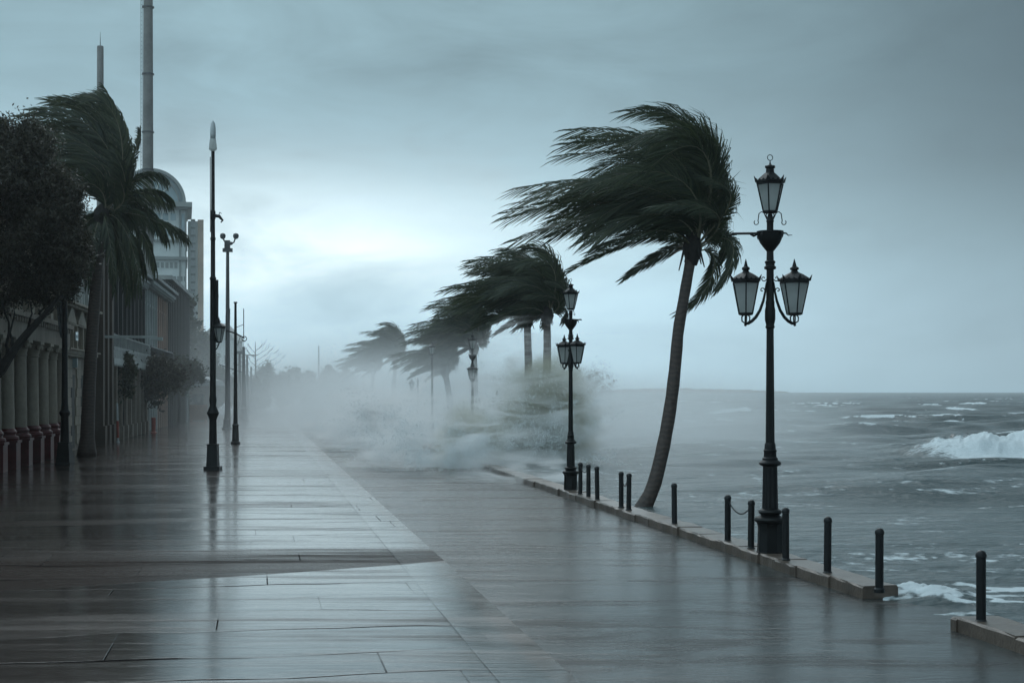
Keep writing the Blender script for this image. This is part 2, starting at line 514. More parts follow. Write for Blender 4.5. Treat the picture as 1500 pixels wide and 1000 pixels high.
EDGE_V, KERB_V, FAR_U = 2.74, 7.28, 420.0
FAC_A, FAC_D = Vector((-16.3, 45.3, 0)), Vector((-15.8, 103.5, 0)).normalized()   # the facade line
def sheet(name, pts, z, m, thick=0.0):
    mb = MB()
    n = len(pts)
    vs = [W(a, b, z) for a, b in pts]
    if thick:
        vs += [W(a, b, z - thick) for a, b in pts]
        fs = [tuple(range(n)), tuple(range(2 * n - 1, n - 1, -1))] + [(k, k + n, (k + 1) % n + n, (k + 1) % n) for k in range(n)]
    else:
        fs = [tuple(range(n))]
    mb.add(vs, fs)
    o = mb.build(name, m)
    o['kind'] = 'structure'
    return o
sheet('ground', [(-30, -400), (-30, 7.6), (900, 7.6), (1500, -60), (1500, -900)], -0.30, M_land)
sheet('pavement', [(-12, -40), (-12, EDGE_V), (FAR_U, EDGE_V), (FAR_U, -40)], 0.0, M_pave, 0.15)
sheet('road', [(-12, EDGE_V - 0.05), (-12, 7.9), (FAR_U, 7.9), (FAR_U, EDGE_V - 0.05)], -0.035, M_road, 0.15)

# kerb of worn stone blocks along the sea
rng = random.Random(5)
mb = MB()
def kerb_run(u0, u1):
    u = u0
    while u < u1 - 0.05:
        L = min(rng.uniform(0.75, 1.15), u1 - u)
        dv = rng.uniform(-0.02, 0.02); h = 0.115 + rng.uniform(-0.012, 0.012)
        ns = 4
        vs = []
        for i in range(ns + 1):
            uu = u + 0.006 + (L - 0.012) * i / ns
            j = [rng.uniform(-0.012, 0.012) for _ in range(6)]
            vs += [W(uu, KERB_V + dv + j[0], -0.2), W(uu, KERB_V + dv + j[0], h - 0.022 + j[3] * .5), W(uu, KERB_V + dv + 0.022 + j[1], h + j[4] * .4),
                   W(uu, KERB_V + 0.45 + j[2], h + j[5] * .4), W(uu, KERB_V + 0.475 + j[2], h - 0.02), W(uu, KERB_V + 0.475 + j[2], -0.35)]
        fs = []
        for i in range(ns):
            for k in range(5):
                a = i * 6 + k
                fs.append((a, a + 6, a + 7, a + 1))
        fs.append((0, 1, 2, 3, 4, 5)); e = ns * 6
        fs.append((e + 5, e + 4, e + 3, e + 2, e + 1, e))
        mb.add(vs, fs)
        u += L
kerb_run(16.35, 60)
kerb_run(60, 130)
kerb_run(0.0, 14.05)
k = mb.build('kerb', M_kerb); k['kind'] = 'structure'

# ------------------------------------------------------------------ sea
def hash2(ix, iy, seed):
    h = (ix.astype(np.int64) * 374761393 + iy.astype(np.int64) * 668265263 + seed * 1442695041) & 0xffffffff
    h = ((h ^ (h >> 13)) * 1274126177) & 0xffffffff
    h = h ^ (h >> 16)
    return (h & 0xffffff) / float(0xffffff)
def vnoise(x, y, seed=0):
    ix = np.floor(x); iy = np.floor(y)
    fx = x - ix; fy = y - iy
    fx = fx * fx * (3 - 2 * fx); fy = fy * fy * (3 - 2 * fy)
    a = hash2(ix, iy, seed); b = hash2(ix + 1, iy, seed)
    c = hash2(ix, iy + 1, seed); d = hash2(ix + 1, iy + 1, seed)
    return a + (b - a) * fx + (c - a) * fy + (a - b - c + d) * fx * fy
def fbm(x, y, o=4, seed=0):
    s = 0; a = 0.5; t = 0
    for i in range(o):
        s = s + a * vnoise(x * 2 ** i, y * 2 ** i, seed + i * 7); t += a; a *= 0.5
    return s / t
def sstep(x, a, b):
    t = np.clip((x - a) / (b - a), 0, 1)
    return t * t * (3 - 2 * t)

BREAKERS = [  # X centre, Y of crest, half width, height, thickness along Y
    (23.0, 56.0, 7.4, 0.80, 2.3), (20.6, 47.6, 0.95, 0.34, 0.8),
    (22.8, 150.0, 2.6, 0.55, 1.2), (33.0, 113.0, 3.2, 0.25, 0.7), (46.0, 150.0, 3.2, 0.42, 1.0),
    (27.0, 230.0, 3.0, 0.35, 1.2), (60.0, 190.0, 2.4, 0.32, 1.0), (84.0, 260.0, 3.0, 0.4, 1.4), (38.0, 330.0, 4.0, 0.4, 1.6), (105.0, 340.0, 4.0, 0.4, 1.6), (14.0, 92.0, 1.6, 0.18, 0.6),
]
def build_sea():
    rs = [9.0]
    while rs[-1] < 3000:
        rs.append(rs[-1] * 1.0068 + 0.0)
    rs = np.array(rs)
    ang = np.concatenate([np.linspace(-12, -2, 90, endpoint=False), np.linspace(-2, 21, 400, endpoint=False), np.linspace(21, 76, 120)])
    A, Rr = np.meshgrid(np.radians(ang), rs)
    X = Rr * np.sin(A); Y = Rr * np.cos(A)
    v = X * CT + Y * ST; u = Y * CT - X * ST
    ds = v - 7.6
    dr = Rr * 0.0068 * 1.1
    shore = sstep(ds, 0.0, 30.0)
    near = 0.10 + 0.90 * shore
    rg = np.random.RandomState(3)
    Z = np.zeros_like(X); DX = np.zeros_like(X); DY = np.zeros_like(X)
    wx = X + 3.0 * (fbm(X * 0.07, Y * 0.07, 3, 11) - 0.5); wy = Y + 5.0 * (fbm(X * 0.05, Y * 0.09, 3, 12) - 0.5)
    for i in range(26):
        lam = 1.1 * (22 / 1.1) ** (i / 25.0)
        th = R(-90 + rg.uniform(-38, 38) + 18)
        kx, ky = math.cos(th) * 2 * PI / lam, math.sin(th) * 2 * PI / lam
        amp = 0.0115 * lam * rg.uniform(0.6, 1.2) if lam < 8 else 0.0075 * lam * rg.uniform(0.6, 1.1)
        vis = np.clip(1.5 - dr / (lam * 0.28), 0, 1)
        env = 0.45 + 1.1 * fbm(X / (lam * 4) + i * 3.1, Y / (lam * 3) + i, 2, 40 + i)
        ph = kx * wx + ky * wy + rg.uniform(0, 6.28)
        a = amp * vis * env
        Z += a * np.sin(ph)
        DX += a * math.cos(th) * np.cos(ph) * 0.8; DY += a * math.sin(th) * np.cos(ph) * 0.8
    crest = Z.copy()
    Z = Z * near
    # breakers
    foam = np.zeros_like(X)
    for n, (bx, by, hw, hh, tk) in enumerate(BREAKERS):
        yy = by + 1.4 * (fbm(X * 0.25 + n * 9, X * 0 + n, 3, 60) - 0.5) * min(hw / 3, 2)
        ex = np.abs(X - bx) / hw
        top = hh * (0.7 + 0.6 * fbm(X * 0.8 + n, X * 0 + n * 3.0, 3, 61)) * np.clip(1 - ex ** 2.5, 0, 1) ** 0.7
        t = (Y - yy) / tk
        prof = np.where(t < 0, np.exp(-(t * 1.25) ** 2), np.exp(-(t * 0.45) ** 2))
        rough = fbm(X * 2.2, Y * 2.2, 4, 70 + n)
        Z += top * prof * (0.62 + 0.55 * rough + 0.35 * (fbm(X * 6, Y * 6, 3, 71 + n) - 0.5))
        band = sstep(t, -2.0 + 0.9 * fbm(X * 0.9, X * 0 + n, 3, 64), -1.0) * (1 - sstep(t, 0.15, 0.9))
        f = band * np.clip(1.25 - ex ** 2, 0, 1) * (ex < 1.12)
        foam = np.maximum(foam, f * (0.98 + 0.9 * (rough - 0.40)))
    # whitecaps, wind streaks and wash by the kerb
    cap = fbm(X * 0.09 + 5, Y * 0.16, 3, 80)
    fine = fbm(X * 0.9, Y * 2.6, 4, 82)
    foam = np.maximum(foam, sstep(crest, 0.12, 0.32) * sstep(cap, 0.51, 0.66) * sstep(fine, 0.42, 0.62) * shore * 0.9)
    lines = 1 - np.abs(2 * fbm(X * 0.20 + 2, Y * 0.62, 4, 90) - 1) * 9
    foam = np.maximum(foam, np.clip(lines, 0, 1) * sstep(fbm(X * 0.06, Y * 0.06 + 4, 2, 91), 0.47, 0.70) * 0.65 * (0.4 + 0.6 * fine))
    lace = 1 - np.abs(2 * fbm(X * 0.75, Y * 1.5, 5, 95) - 1) * 6.5
    gx, gy = 5.5, 17.5
    dg = np.sqrt(((X - gx) / 3.2) ** 2 + ((Y - gy) / 2.6) ** 2)
    wash = sstep(dg, 1.0, 0.15)
    wash2 = sstep(Y, 27, 18) * sstep(fbm(X * 0.35, Y * 0.5, 3, 96), 0.30, 0.5) * sstep(ds, 0.3, 1.5)
    foam = np.maximum(foam, np.clip(lace, 0, 1) * np.maximum(wash, wash2 * 1.0))
    ds2 = np.sqrt(((X - 5.15) / 0.95) ** 2 + ((Y - 17.9) / 1.2) ** 2)
    foam = np.maximum(foam, sstep(ds2, 1.0, 0.2) * (0.45 + 0.8 * (fbm(X * 5, Y * 5, 3, 97) - 0.35)))
    Z += 0.20 * sstep(ds2, 1.0, 0.0) * (0.3 + fbm(X * 5, Y * 5, 4, 98)) + 0.02 * np.clip(lace, 0, 1) * wash
    # small ripples near
    Z += 0.03 * (fbm(X * 2.2, Y * 3.5, 3, 99) - 0.5) * np.clip(1.3 - dr / 0.3, 0, 1)
    # level: laps at the kerb; in the gap it washes in over the road edge
    gap = sstep(np.abs(u - 15.2), 1.3, 0.7)
    Z += -0.035 - 0.02 * (1 - shore) + 0.004 * gap
    Z += 0.035 * gap * sstep(ds, -0.8, 0.6)
    Xd = X + DX * shore * 0.7; Yd = Y + DY * shore * 0.7
    nr, na = X.shape
    V = np.stack([Xd, Yd, Z], -1).reshape(-1, 3)
    idx = np.arange(nr * na).reshape(nr, na)
    q = np.stack([idx[:-1, :-1], idx[:-1, 1:], idx[1:, 1:], idx[1:, :-1]], -1).reshape(-1, 4)
    lim = np.where(gap > 0.05, 7.1, 7.62)
    ok = ((v > lim) & (u > -5)).reshape(-1)
    q = q[ok[q].all(1)]
    used = np.zeros(nr * na, bool); used[q.ravel()] = True
    remap = np.cumsum(used) - 1
    V = V[used]; q = remap[q]; fo = foam.reshape(-1)[used]
    m = bpy.data.materials.new('sea_water'); m.use_nodes = True
    nt = nt_new(m); g = G(nt)
    oc = g.node('ShaderNodeTexCoord', out=3)
    fa = nt.nodes.new('ShaderNodeAttribute'); fa.attribute_name = 'foam'
    w1 = g.noise(g.mapping(oc, scale=(0.8, 1.7, 1)), 1.0, 6, 0.65, 0.6)
    w2 = g.noise(g.mapping(oc, scale=(5.0, 9.0, 1)), 1.0, 5, 0.6, 0.3)
    f = g.noise(g.mapping(oc, scale=(2.2, 3.6, 2)), 2.0, 6, 0.7, 0.3)
    ff = g.ss(g.m('ADD', fa.outputs['Fac'], g.m('MULTIPLY', g.m('SUBTRACT', f, 0.5), 0.9)), 0.28, 0.62)
    big = g.noise(g.mapping(oc, scale=(0.02, 0.05, 1)), 1.0, 3, 0.5)
    wc = g.mix(big, (0.026, 0.043, 0.046), (0.058, 0.082, 0.083))
    b = nt.nodes.new('ShaderNodeBsdfPrincipled')
    g.put(b, 'Base Color', wc)
    g.put(b, 'Roughness', 0.22); g.put(b, 'IOR', 1.33); g.put(b, 'Specular IOR Level', 0.42)
    h = g.m('ADD', g.m('MULTIPLY', w1, 1.0), g.m('MULTIPLY', w2, 0.26))
    h = g.m('ADD', h, g.m('MULTIPLY', g.noise(g.mapping(oc, scale=(0.25, 0.5, 1)), 1.0, 4, 0.6, 0.5), 1.8))
    g.put(b, 'Normal', g.bump(h, 1.0, 0.20))
    d = nt.nodes.new('ShaderNodeBsdfPrincipled')
    g.put(d, 'Base Color', g.mix(f, (0.45, 0.5, 0.52), (0.80, 0.84, 0.86))); g.put(d, 'Roughness', 0.8)
    g.put(d, 'Normal', g.bump(f, 0.8, 0.12))
    mx = nt.nodes.new('ShaderNodeMixShader'); g.put(mx, 0, ff)
    nt.links.new(b.outputs[0], mx.inputs[1]); nt.links.new(d.outputs[0], mx.inputs[2])
    o = nt.nodes.new('ShaderNodeOutputMaterial'); nt.links.new(mx.outputs[0], o.inputs[0])
    ob = np_mesh('sea', V, q, m, smooth=True)
    at = ob.data.attributes.new('foam', 'FLOAT', 'POINT')
    if len(at.data) == len(fo):
        at.data.foreach_set('value', fo.astype(np.float32))
    ob['kind'] = 'structure'
build_sea()

# a faint low shore far across the water
mb = MB()
rr_ = random.Random(12)
N_ = 60
top_ = []
for i in range(N_ + 1):
    t_ = i / N_
    top_.append((150 + 330 * t_, 2.0 + 9.0 * math.sin(PI * t_) ** 0.6 * (0.55 + 0.45 * rr_.random()) * (1 - 0.55 * t_)))
vs_ = []; fs_ = []
for x_, z_ in top_:
    vs_ += [(x_, 2440, -1.5), (x_, 2480, z_), (x_, 2700, z_ * 0.8), (x_, 2760, -1.5)]
for i in range(N_):
    for k_ in range(3):
        a_ = i * 4 + k_
        fs_.append((a_, a_ + 4, a_ + 5, a_ + 1))
mb.add(vs_, fs_)
o_ = mb.build('hills', M_land, None, 'all'); o_['kind'] = 'structure'

# ------------------------------------------------------------------ bollards
def make_bollard():
    t = thing('bollard', 'x', 'bollard', group='short black iron bollards along the sea kerb')
    mb = MB()
    mb.lathe([(0.066, -0.03), (0.066, 0.012), (0.050, 0.03), (0.049, 0.66), (0.049, 0.668)], 20)
    mb.build('post', M_iron2, t, True)
    mb = MB()
    mb.lathe([(0.049, 0.668), (0.056, 0.672), (0.057, 0.695), (0.052, 0.715), (0.040, 0.733), (0.022, 0.744), (0.002, 0.748)], 20)
    mb.build('cap', M_iron2, t, True)
    return t
B_LABELS = [
    (1437, 0, 'upright black bollard standing alone on the near kerb piece past the gap', (0, 0)),
    (1288, 0, 'black bollard at the broken end of the kerb, beside the breaking wash', (0, 0.02)),
    (1212, 0, 'black bollard midway between the big lamp post and the broken kerb end', (0.5, 0.01)),
    (1151, 0, 'black bollard close against the seaward right side of the big lamp post', (0, -0.01)),
    (1100, 0, 'leaning bollard at the right end of the sagging chain beside the big lamp post', (2.5, 0)),
    (1066, 0, 'black bollard at the left end of the sagging chain by the big lamp post', (-0.6, 0)),
    (988, 0, 'leaning bollard standing alone between the leaning palm and the chained pair', (2.8, 0.02)),
    (921, 0, 'black bollard of a close pair, the one nearer the foot of the leaning palm', (-1.0, 0)),
    (910, 0, 'bollard of the close pair by the palm foot, farther one from the palm', (0.2, 0)),
    (875, 0, 'right one of three bollards behind the second three-lantern lamp post', (1.0, 0)),
    (862, 0, 'middle one of three bollards behind the second three-lantern lamp post', (0, 0)),
    (850, 0, 'bollard nearest the second three-lantern lamp post, first of three', (-0.4, 0)),
]
proto = make_bollard()
B_TOP = {}
for i, (px, _, lab, (lean, _s)) in enumerate(B_LABELS):
    o = proto if i == 0 else copy_tree(proto)
    Y = on_v(px, 7.40)
    o.location = (xat(px, Y), Y, 0.108)
    o.rotation_euler = (R(_s * 20), R(lean), R(17 * i))
    o['label'] = lab
    top = Matrix.Rotation(R(lean), 3, 'Y') @ Vector((0, 0, 0.66))
    B_TOP[px] = Vector(o.location) + top
def chain(name, a, b, sag, label, side):
    mb = MB()
    a = Vector(a); b = Vector(b)
    d = (b - a).normalized()
    a = a + d * 0.045; b = b - d * 0.045
    n = max(8, int((b - a).length / 0.026))
    pts = []
    for i in range(n + 1):
        t = i / n
        p = a.lerp(b, t); p.z -= sag * 4 * t * (1 - t)
        pts.append(p)
    for i in range(n):
        p = (pts[i] + pts[i + 1]) / 2; T = (pts[i + 1] - pts[i]).normalized()
        S = T.cross(Vector((0, 0, 1))).normalized() if i % 2 else T.cross(T.cross(Vector((0, 0, 1)))).normalized()
        ring = [p + T * 0.019 * math.cos(q * PI / 4) + S * 0.010 * math.sin(q * PI / 4) for q in range(9)]
        mb.tube(ring, 0.0042, 5, False)
    tag(mb.build(name, M_iron2, None, True), label, 'chain', 'chains hung between the bollards')
chain('chain', B_TOP[1066], B_TOP[1100], 0.17, 'dark chain sagging between two bollards left of the big lamp post', 1)
chain('chain', B_TOP[910], B_TOP[921], 0.20, 'thin chain hanging between the close pair of bollards near the palm foot', 1)
chain('chain', B_TOP[850], B_TOP[862], 0.12, 'thin chain between two of the three bollards behind the second lamp post', 1)

# ------------------------------------------------------------------ street lamps on the sea side
def lantern(parent, c, rb, rt, h, dome, ring=False, rz=0.0, spikes=True):
    """hexagonal lantern; c is the centre of its floor. glass flares from rb to rt"""
    n = 6
    root = bpy.data.objects.new('lantern', None); COL.objects.link(root); root.parent = parent
    root.location = c; root.rotation_euler = (0, 0, rz)
    mb = MB(); mb.lathe([(rb * 0.93, 0.012), (rt * 0.95, h)], n, caps=False)
    mb.build('glass', M_frost, root)
    fr = MB()
    for k in range(n):
        a = 2 * PI * k / n
        d = Vector((math.cos(a), math.sin(a), 0))
        fr.tube([d * rb + Vector((0, 0, 0)), d * rt + Vector((0, 0, h))], 0.0105, 6)
    fr.lathe([(rb * 0.5, -0.025), (rb * 1.02, -0.012), (rb * 1.10, 0.0), (rb * 1.05, 0.018), (rb * 0.9, 0.02)], n)
    fr.lathe([(rt * 0.93, h - 0.02), (rt * 1.03, h - 0.015), (rt * 1.03, h + 0.012), (rt * 0.93, h + 0.012)], n, caps=False)
    fr.build('frame', M_iron, root, 25)
    rf = MB()
    if dome == 'crown':
        rf.lathe([(rt * 1.02, h + 0.012), (rt * 1.16, h + 0.02), (rt * 1.14, h + 0.045), (rt * 0.95, h + 0.055), (rt * 0.80, h + 0.085), (rt * 0.55, h + 0.13), (rt * 0.33, h + 0.165),
                  (rt * 0.30, h + 0.225), (rt * 0.40, h + 0.235), (rt * 0.40, h + 0.262), (rt * 0.18, h + 0.272), (0.014, h + 0.29), (0.004, h + 0.35)], n)
    else:
        rf.lathe([(rt * 1.02, h + 0.012), (rt * 1.14, h + 0.02), (rt * 1.12, h + 0.045), (rt * 0.92, h + 0.075), (rt * 0.62, h + 0.115), (rt * 0.30, h + 0.148), (rt * 0.20, h + 0.175),
                  (rt * 0.32, h + 0.19), (rt * 0.30, h + 0.215), (rt * 0.16, h + 0.235), (rt * 0.13, h + 0.26), (0.004, h + 0.345)], n)
    rf.build('roof', M_iron, root, 20)
    if spikes:
        sk = MB()
        N_ = n * 6; vs = []; fs = []
        for k in range(N_):
            a = 2 * PI * k / N_
            q = rt * 1.13 * (math.cos(PI / n) / math.cos((a % (2 * PI / n)) - PI / n))
            d = Vector((math.cos(a), math.sin(a), 0))
            hh = 0.010 if k % 2 else (0.085 if k % 6 == 0 else 0.042)
            lean_ = 0.022 if k % 6 == 0 else 0.004
            z0 = h + 0.022
            vs += [d * (q + 0.004) + Vector((0, 0, z0 - 0.006)), d * (q + 0.004 + (0 if k % 2 else lean_)) + Vector((0, 0, z0 + hh)),
                   d * (q - 0.003 + (0 if k % 2 else lean_)) + Vector((0, 0, z0 + hh)), d * (q - 0.006) + Vector((0, 0, z0 - 0.006))]
        for k in range(N_):
            for c_ in range(4):
                a_, b_ = k * 4 + c_, k * 4 + (c_ + 1) % 4
                e_, f_ = ((k + 1) % N_) * 4 + c_, ((k + 1) % N_) * 4 + (c_ + 1) % 4
                fs.append((a_, e_, f_, b_))
        sk.add(vs, fs)
        sk.build('cresting', M_iron, root, True)
    if ring:
        rg_ = MB()
        rg_.tube([Vector((0.042 * math.cos(a), 0, h + 0.385 + 0.042 * math.sin(a))) for a in [2 * PI * q / 16 for q in range(17)]], 0.006, 6)
        rg_.build('ring', M_iron, root, True)
    return root

def scroll(c, r, a0, a1, side, n=16, shrink=0.35):
    pts = []
    for i in range(n + 1):
        t = i / n; a = a0 + (a1 - a0) * t; rr = r * (1 - t * (1 - shrink))
        pts.append(Vector((c[0] + side * rr * math.cos(a), c[1], c[2] + rr * math.sin(a))))
    return pts

def make_seafront_lamp(label):
    t = thing('street_lamp', label, 'street lamp', group='ornate three-lantern lamp posts on the sea kerb')
    # base (eight-sided plinth with mouldings)
    mb = MB()
    mb.lathe([(0.205, -0.02), (0.205, 0.03), (0.195, 0.035), (0.185, 0.30), (0.185, 0.40), (0.198, 0.44), (0.205, 0.46)], 8, rz=PI / 8)
    mb.lathe([(0.19, 0.455), (0.225, 0.475), (0.235, 0.505), (0.22, 0.535), (0.16, 0.555), (0.135, 0.575), (0.165, 0.595), (0.175, 0.62), (0.16, 0.645), (0.12, 0.665)], 32)
    mb.build('base', M_iron, t, 30)
    mb = MB()
    def fluted(r0, z0, r1, z1, n=12):
        prof = []
        vs = []; fs = []
        N = n * 2
        for z, r in ((z0, r0), (z1, r1)):
            for k_ in range(N):
                a = 2 * PI * k_ / N
                rr = r * (1.0 if k_ % 2 else 0.90)
                vs.append((rr * math.cos(a), rr * math.sin(a), z))
        for k_ in range(N):
            fs.append((k_, (k_ + 1) % N, N + (k_ + 1) % N, N + k_))
        mb.add(vs, fs)
    fluted(0.118, 0.66, 0.105, 1.30)
    mb.lathe([(0.105, 1.29), (0.145, 1.305), (0.165, 1.33), (0.165, 1.345), (0.14, 1.37), (0.115, 1.385), (0.115, 1.41), (0.095, 1.43), (0.09, 1.50), (0.098, 1.515), (0.098, 1.53), (0.085, 1.545), (0.08, 1.62), (0.068, 1.64)], 28)
    fluted(0.068, 1.63, 0.054, 3.36, 8)
    mb.lathe([(0.06, 3.33), (0.072, 3.35), (0.06, 3.38), (0.068, 3.42), (0.078, 3.46), (0.078, 3.60), (0.066, 3.66), (0.066, 3.72), (0.058, 3.76)], 20)
    fluted(0.060, 3.74, 0.054, 4.20, 8)
    mb.lathe([(0.058, 4.20), (0.088, 4.215), (0.088, 4.245), (0.070, 4.255), (0.066, 4.29), (0.078, 4.30), (0.078, 4.325), (0.055, 4.34), (0.050, 4.50)], 20)
    mb.lathe([(0.05, 4.47), (0.075, 4.50), (0.11, 4.545), (0.15, 4.60), (0.175, 4.66), (0.185, 4.74), (0.20, 4.75), (0.20, 4.77), (0.05, 4.775)], 20)
    mb.lathe([(0.050, 4.77), (0.050, 4.90), (0.060, 4.92), (0.046, 4.95), (0.035, 5.02)], 16)
    for q in range(4):     # short leaf-shaped tips round the bowl
        a = q * PI / 2 + PI / 4
        d = Vector((math.cos(a), math.sin(a), 0))
        mb.tube([d * 0.19 + Vector((0, 0, 4.74)), d * 0.225 + Vector((0, 0, 4.70)), d * 0.215 + Vector((0, 0, 4.66))], [0.014, 0.012, 0.004], 6)
    mb.build('post', M_iron, t, 35)
    # the long ladder bar
    cb = MB()
    cb.tube([(-0.58, 0, 4.72), (-0.56, 0, 4.735), (0.20, 0, 4.745)], [0.016, 0.018, 0.018], 8)
    cb.tube([(-0.30, 0, 4.735), (-0.24, 0, 4.70), (-0.19, 0, 4.72), (-0.16, 0, 4.68)], [0.016, 0.018, 0.014, 0.010], 6)
    cb.tube([(0.18, 0, 4.745), (0.24, 0, 4.74), (0.27, 0, 4.71), (0.33, 0, 4.715)], [0.014, 0.011, 0.008, 0.004], 6)
    cb.build('ladder_bar', M_iron, t, True)
    # cradle and curls beneath the top lantern
    cr = MB()
    for s in (-1, 1):
        cr.tube([(s * 0.04, 0, 4.93), (s * 0.09, 0, 5.04), (s * 0.13, 0, 5.06), (s * 0.165, 0, 5.03)] + [Vector((s * 0.205, 0, 4.90)) + Vector((s * 0.034 * math.cos(a), 0, 0.034 * math.sin(a))) for a in (2.4, 3.2, 4.0, 4.8, 5.6, 6.5, 7.2)], 0.0075, 6)
        cr.tube([(0, s * 0.04, 4.93), (0, s * 0.08, 5.02), (0, s * 0.05, 5.07)], 0.009, 6)
        cr.tube([(s * 0.03, 0, 4.94), (s * 0.06, 0, 5.0), (s * 0.05, 0, 5.07)], 0.009, 6)
    cr.build('cradle', M_iron, t, True)
    lantern(t, (0, 0, 5.055), 0.105, 0.205, 0.42, 'crown', ring=True, rz=R(12))
    for s in (-1, 1):
        ar = MB()
        P = [(s * 0.052, 0, 4.02), (s * 0.075, 0, 3.86), (s * 0.10, 0, 3.74), (s * 0.15, 0, 3.60), (s * 0.21, 0, 3.50), (s * 0.27, 0, 3.44), (s * 0.325, 0, 3.405), (s * 0.365, 0, 3.40), (s * 0.38, 0, 3.37)]
        ar.tube(P, [0.012, 0.016, 0.020, 0.022, 0.024, 0.024, 0.022, 0.018, 0.010], 8)
        ar.tube(scroll((s * 0.095, 0, 4.07), 0.042, -PI * 0.9, PI * 0.9, s), 0.008, 6)
        ar.tube(scroll((s * 0.115, 0, 3.90), 0.035, PI, -PI * 0.7, s), 0.008, 6)
        for q in (0.035, -0.035):
            ar.tube([(s * 0.36, 0, 3.40), (s * 0.36 + q * 1.6, 0, 3.44), (s * 0.36 + q * 1.7, 0, 3.50), (s * 0.36 + q, 0, 3.53)], 0.011, 6)
            ar.tube([(s * 0.36, 0, 3.40), (s * 0.36, q * 1.6, 3.44), (s * 0.36, q * 1.7, 3.50), (s * 0.36, q, 3.53)], 0.011, 6)
        ar.lathe([(0.004, 3.36), (0.02, 3.39), (0.026, 3.41), (0.014, 3.44)], 8, c=(s * 0.36, 0, 0))
        ar.build('arm', M_iron, t, True)
        lantern(t, (s * 0.36, 0, 3.545), 0.112, 0.212, 0.47, 'cap', rz=R(30 + 8 * s))
    return t

L1 = make_seafront_lamp('nearest big black lamp post with three lanterns, standing on the kerb among bollards')
Y = on_v(1128, 7.50)
L1.location = (xat(1128, Y), Y, 0.10)
L2 = copy_tree(L1)
L2['label'] = 'second three-lantern lamp post farther along the kerb, its foot in drifting spray'
Y = on_v(836, 7.52)
L2.location = (xat(836, Y), Y, 0.10); L2.rotation_euler = (0, 0, R(118)); L2.scale = (0.87,) * 3
L3 = copy_tree(L1)
L3['label'] = 'third three-lantern lamp post, half hidden in spray before a palm crown'
L3.location = (xat(692, 62), 62, -0.05); L3.rotation_euler = (0, 0, R(85)); L3.scale = (0.87,) * 3

def simple_lamp(label, px, Y, ztop, side, fade):
    x = xat(px, Y)
    t = thing('street_lamp', label, 'street lamp', (x, Y, -0.05), group='single-lantern lamp posts lost in spray')
    mb = MB()
    zt = ztop
    mb.lathe([(0.13, 0), (0.13, 0.55), (0.16, 0.60), (0.09, 0.66), (0.08, 1.2), (0.11, 1.25), (0.07, 1.32), (0.055, zt - 0.75), (0.12, zt - 0.72), (0.05, zt - 0.62), (0.04, zt - 0.5)], 14)
    mb.build('post', M_iron, t, 35)
    if side:
        ar = MB(); ar.tube([(0, 0, zt - 1.35), (side * 0.25, 0, zt - 1.42), (side * 0.38, 0, zt - 1.30)], 0.022, 6); ar.build('arm', M_iron, t, True)
        lantern(t, (side * 0.40, 0, zt - 1.28), 0.08, 0.19, 0.46, 'cap', rz=0.3, spikes=False)
    else:
        lantern(t, (0, 0, zt - 0.52), 0.10, 0.20, 0.40, 'cap', rz=0.3, spikes=False)
    return t
simple_lamp('hazy black lamp post with one lantern on top, rising from the spray', 633, 78, 5.1, 0, 0)
simple_lamp('short hazy lamp post, one lantern hung on its left side', 612, 92, 3.9, -1, 0)

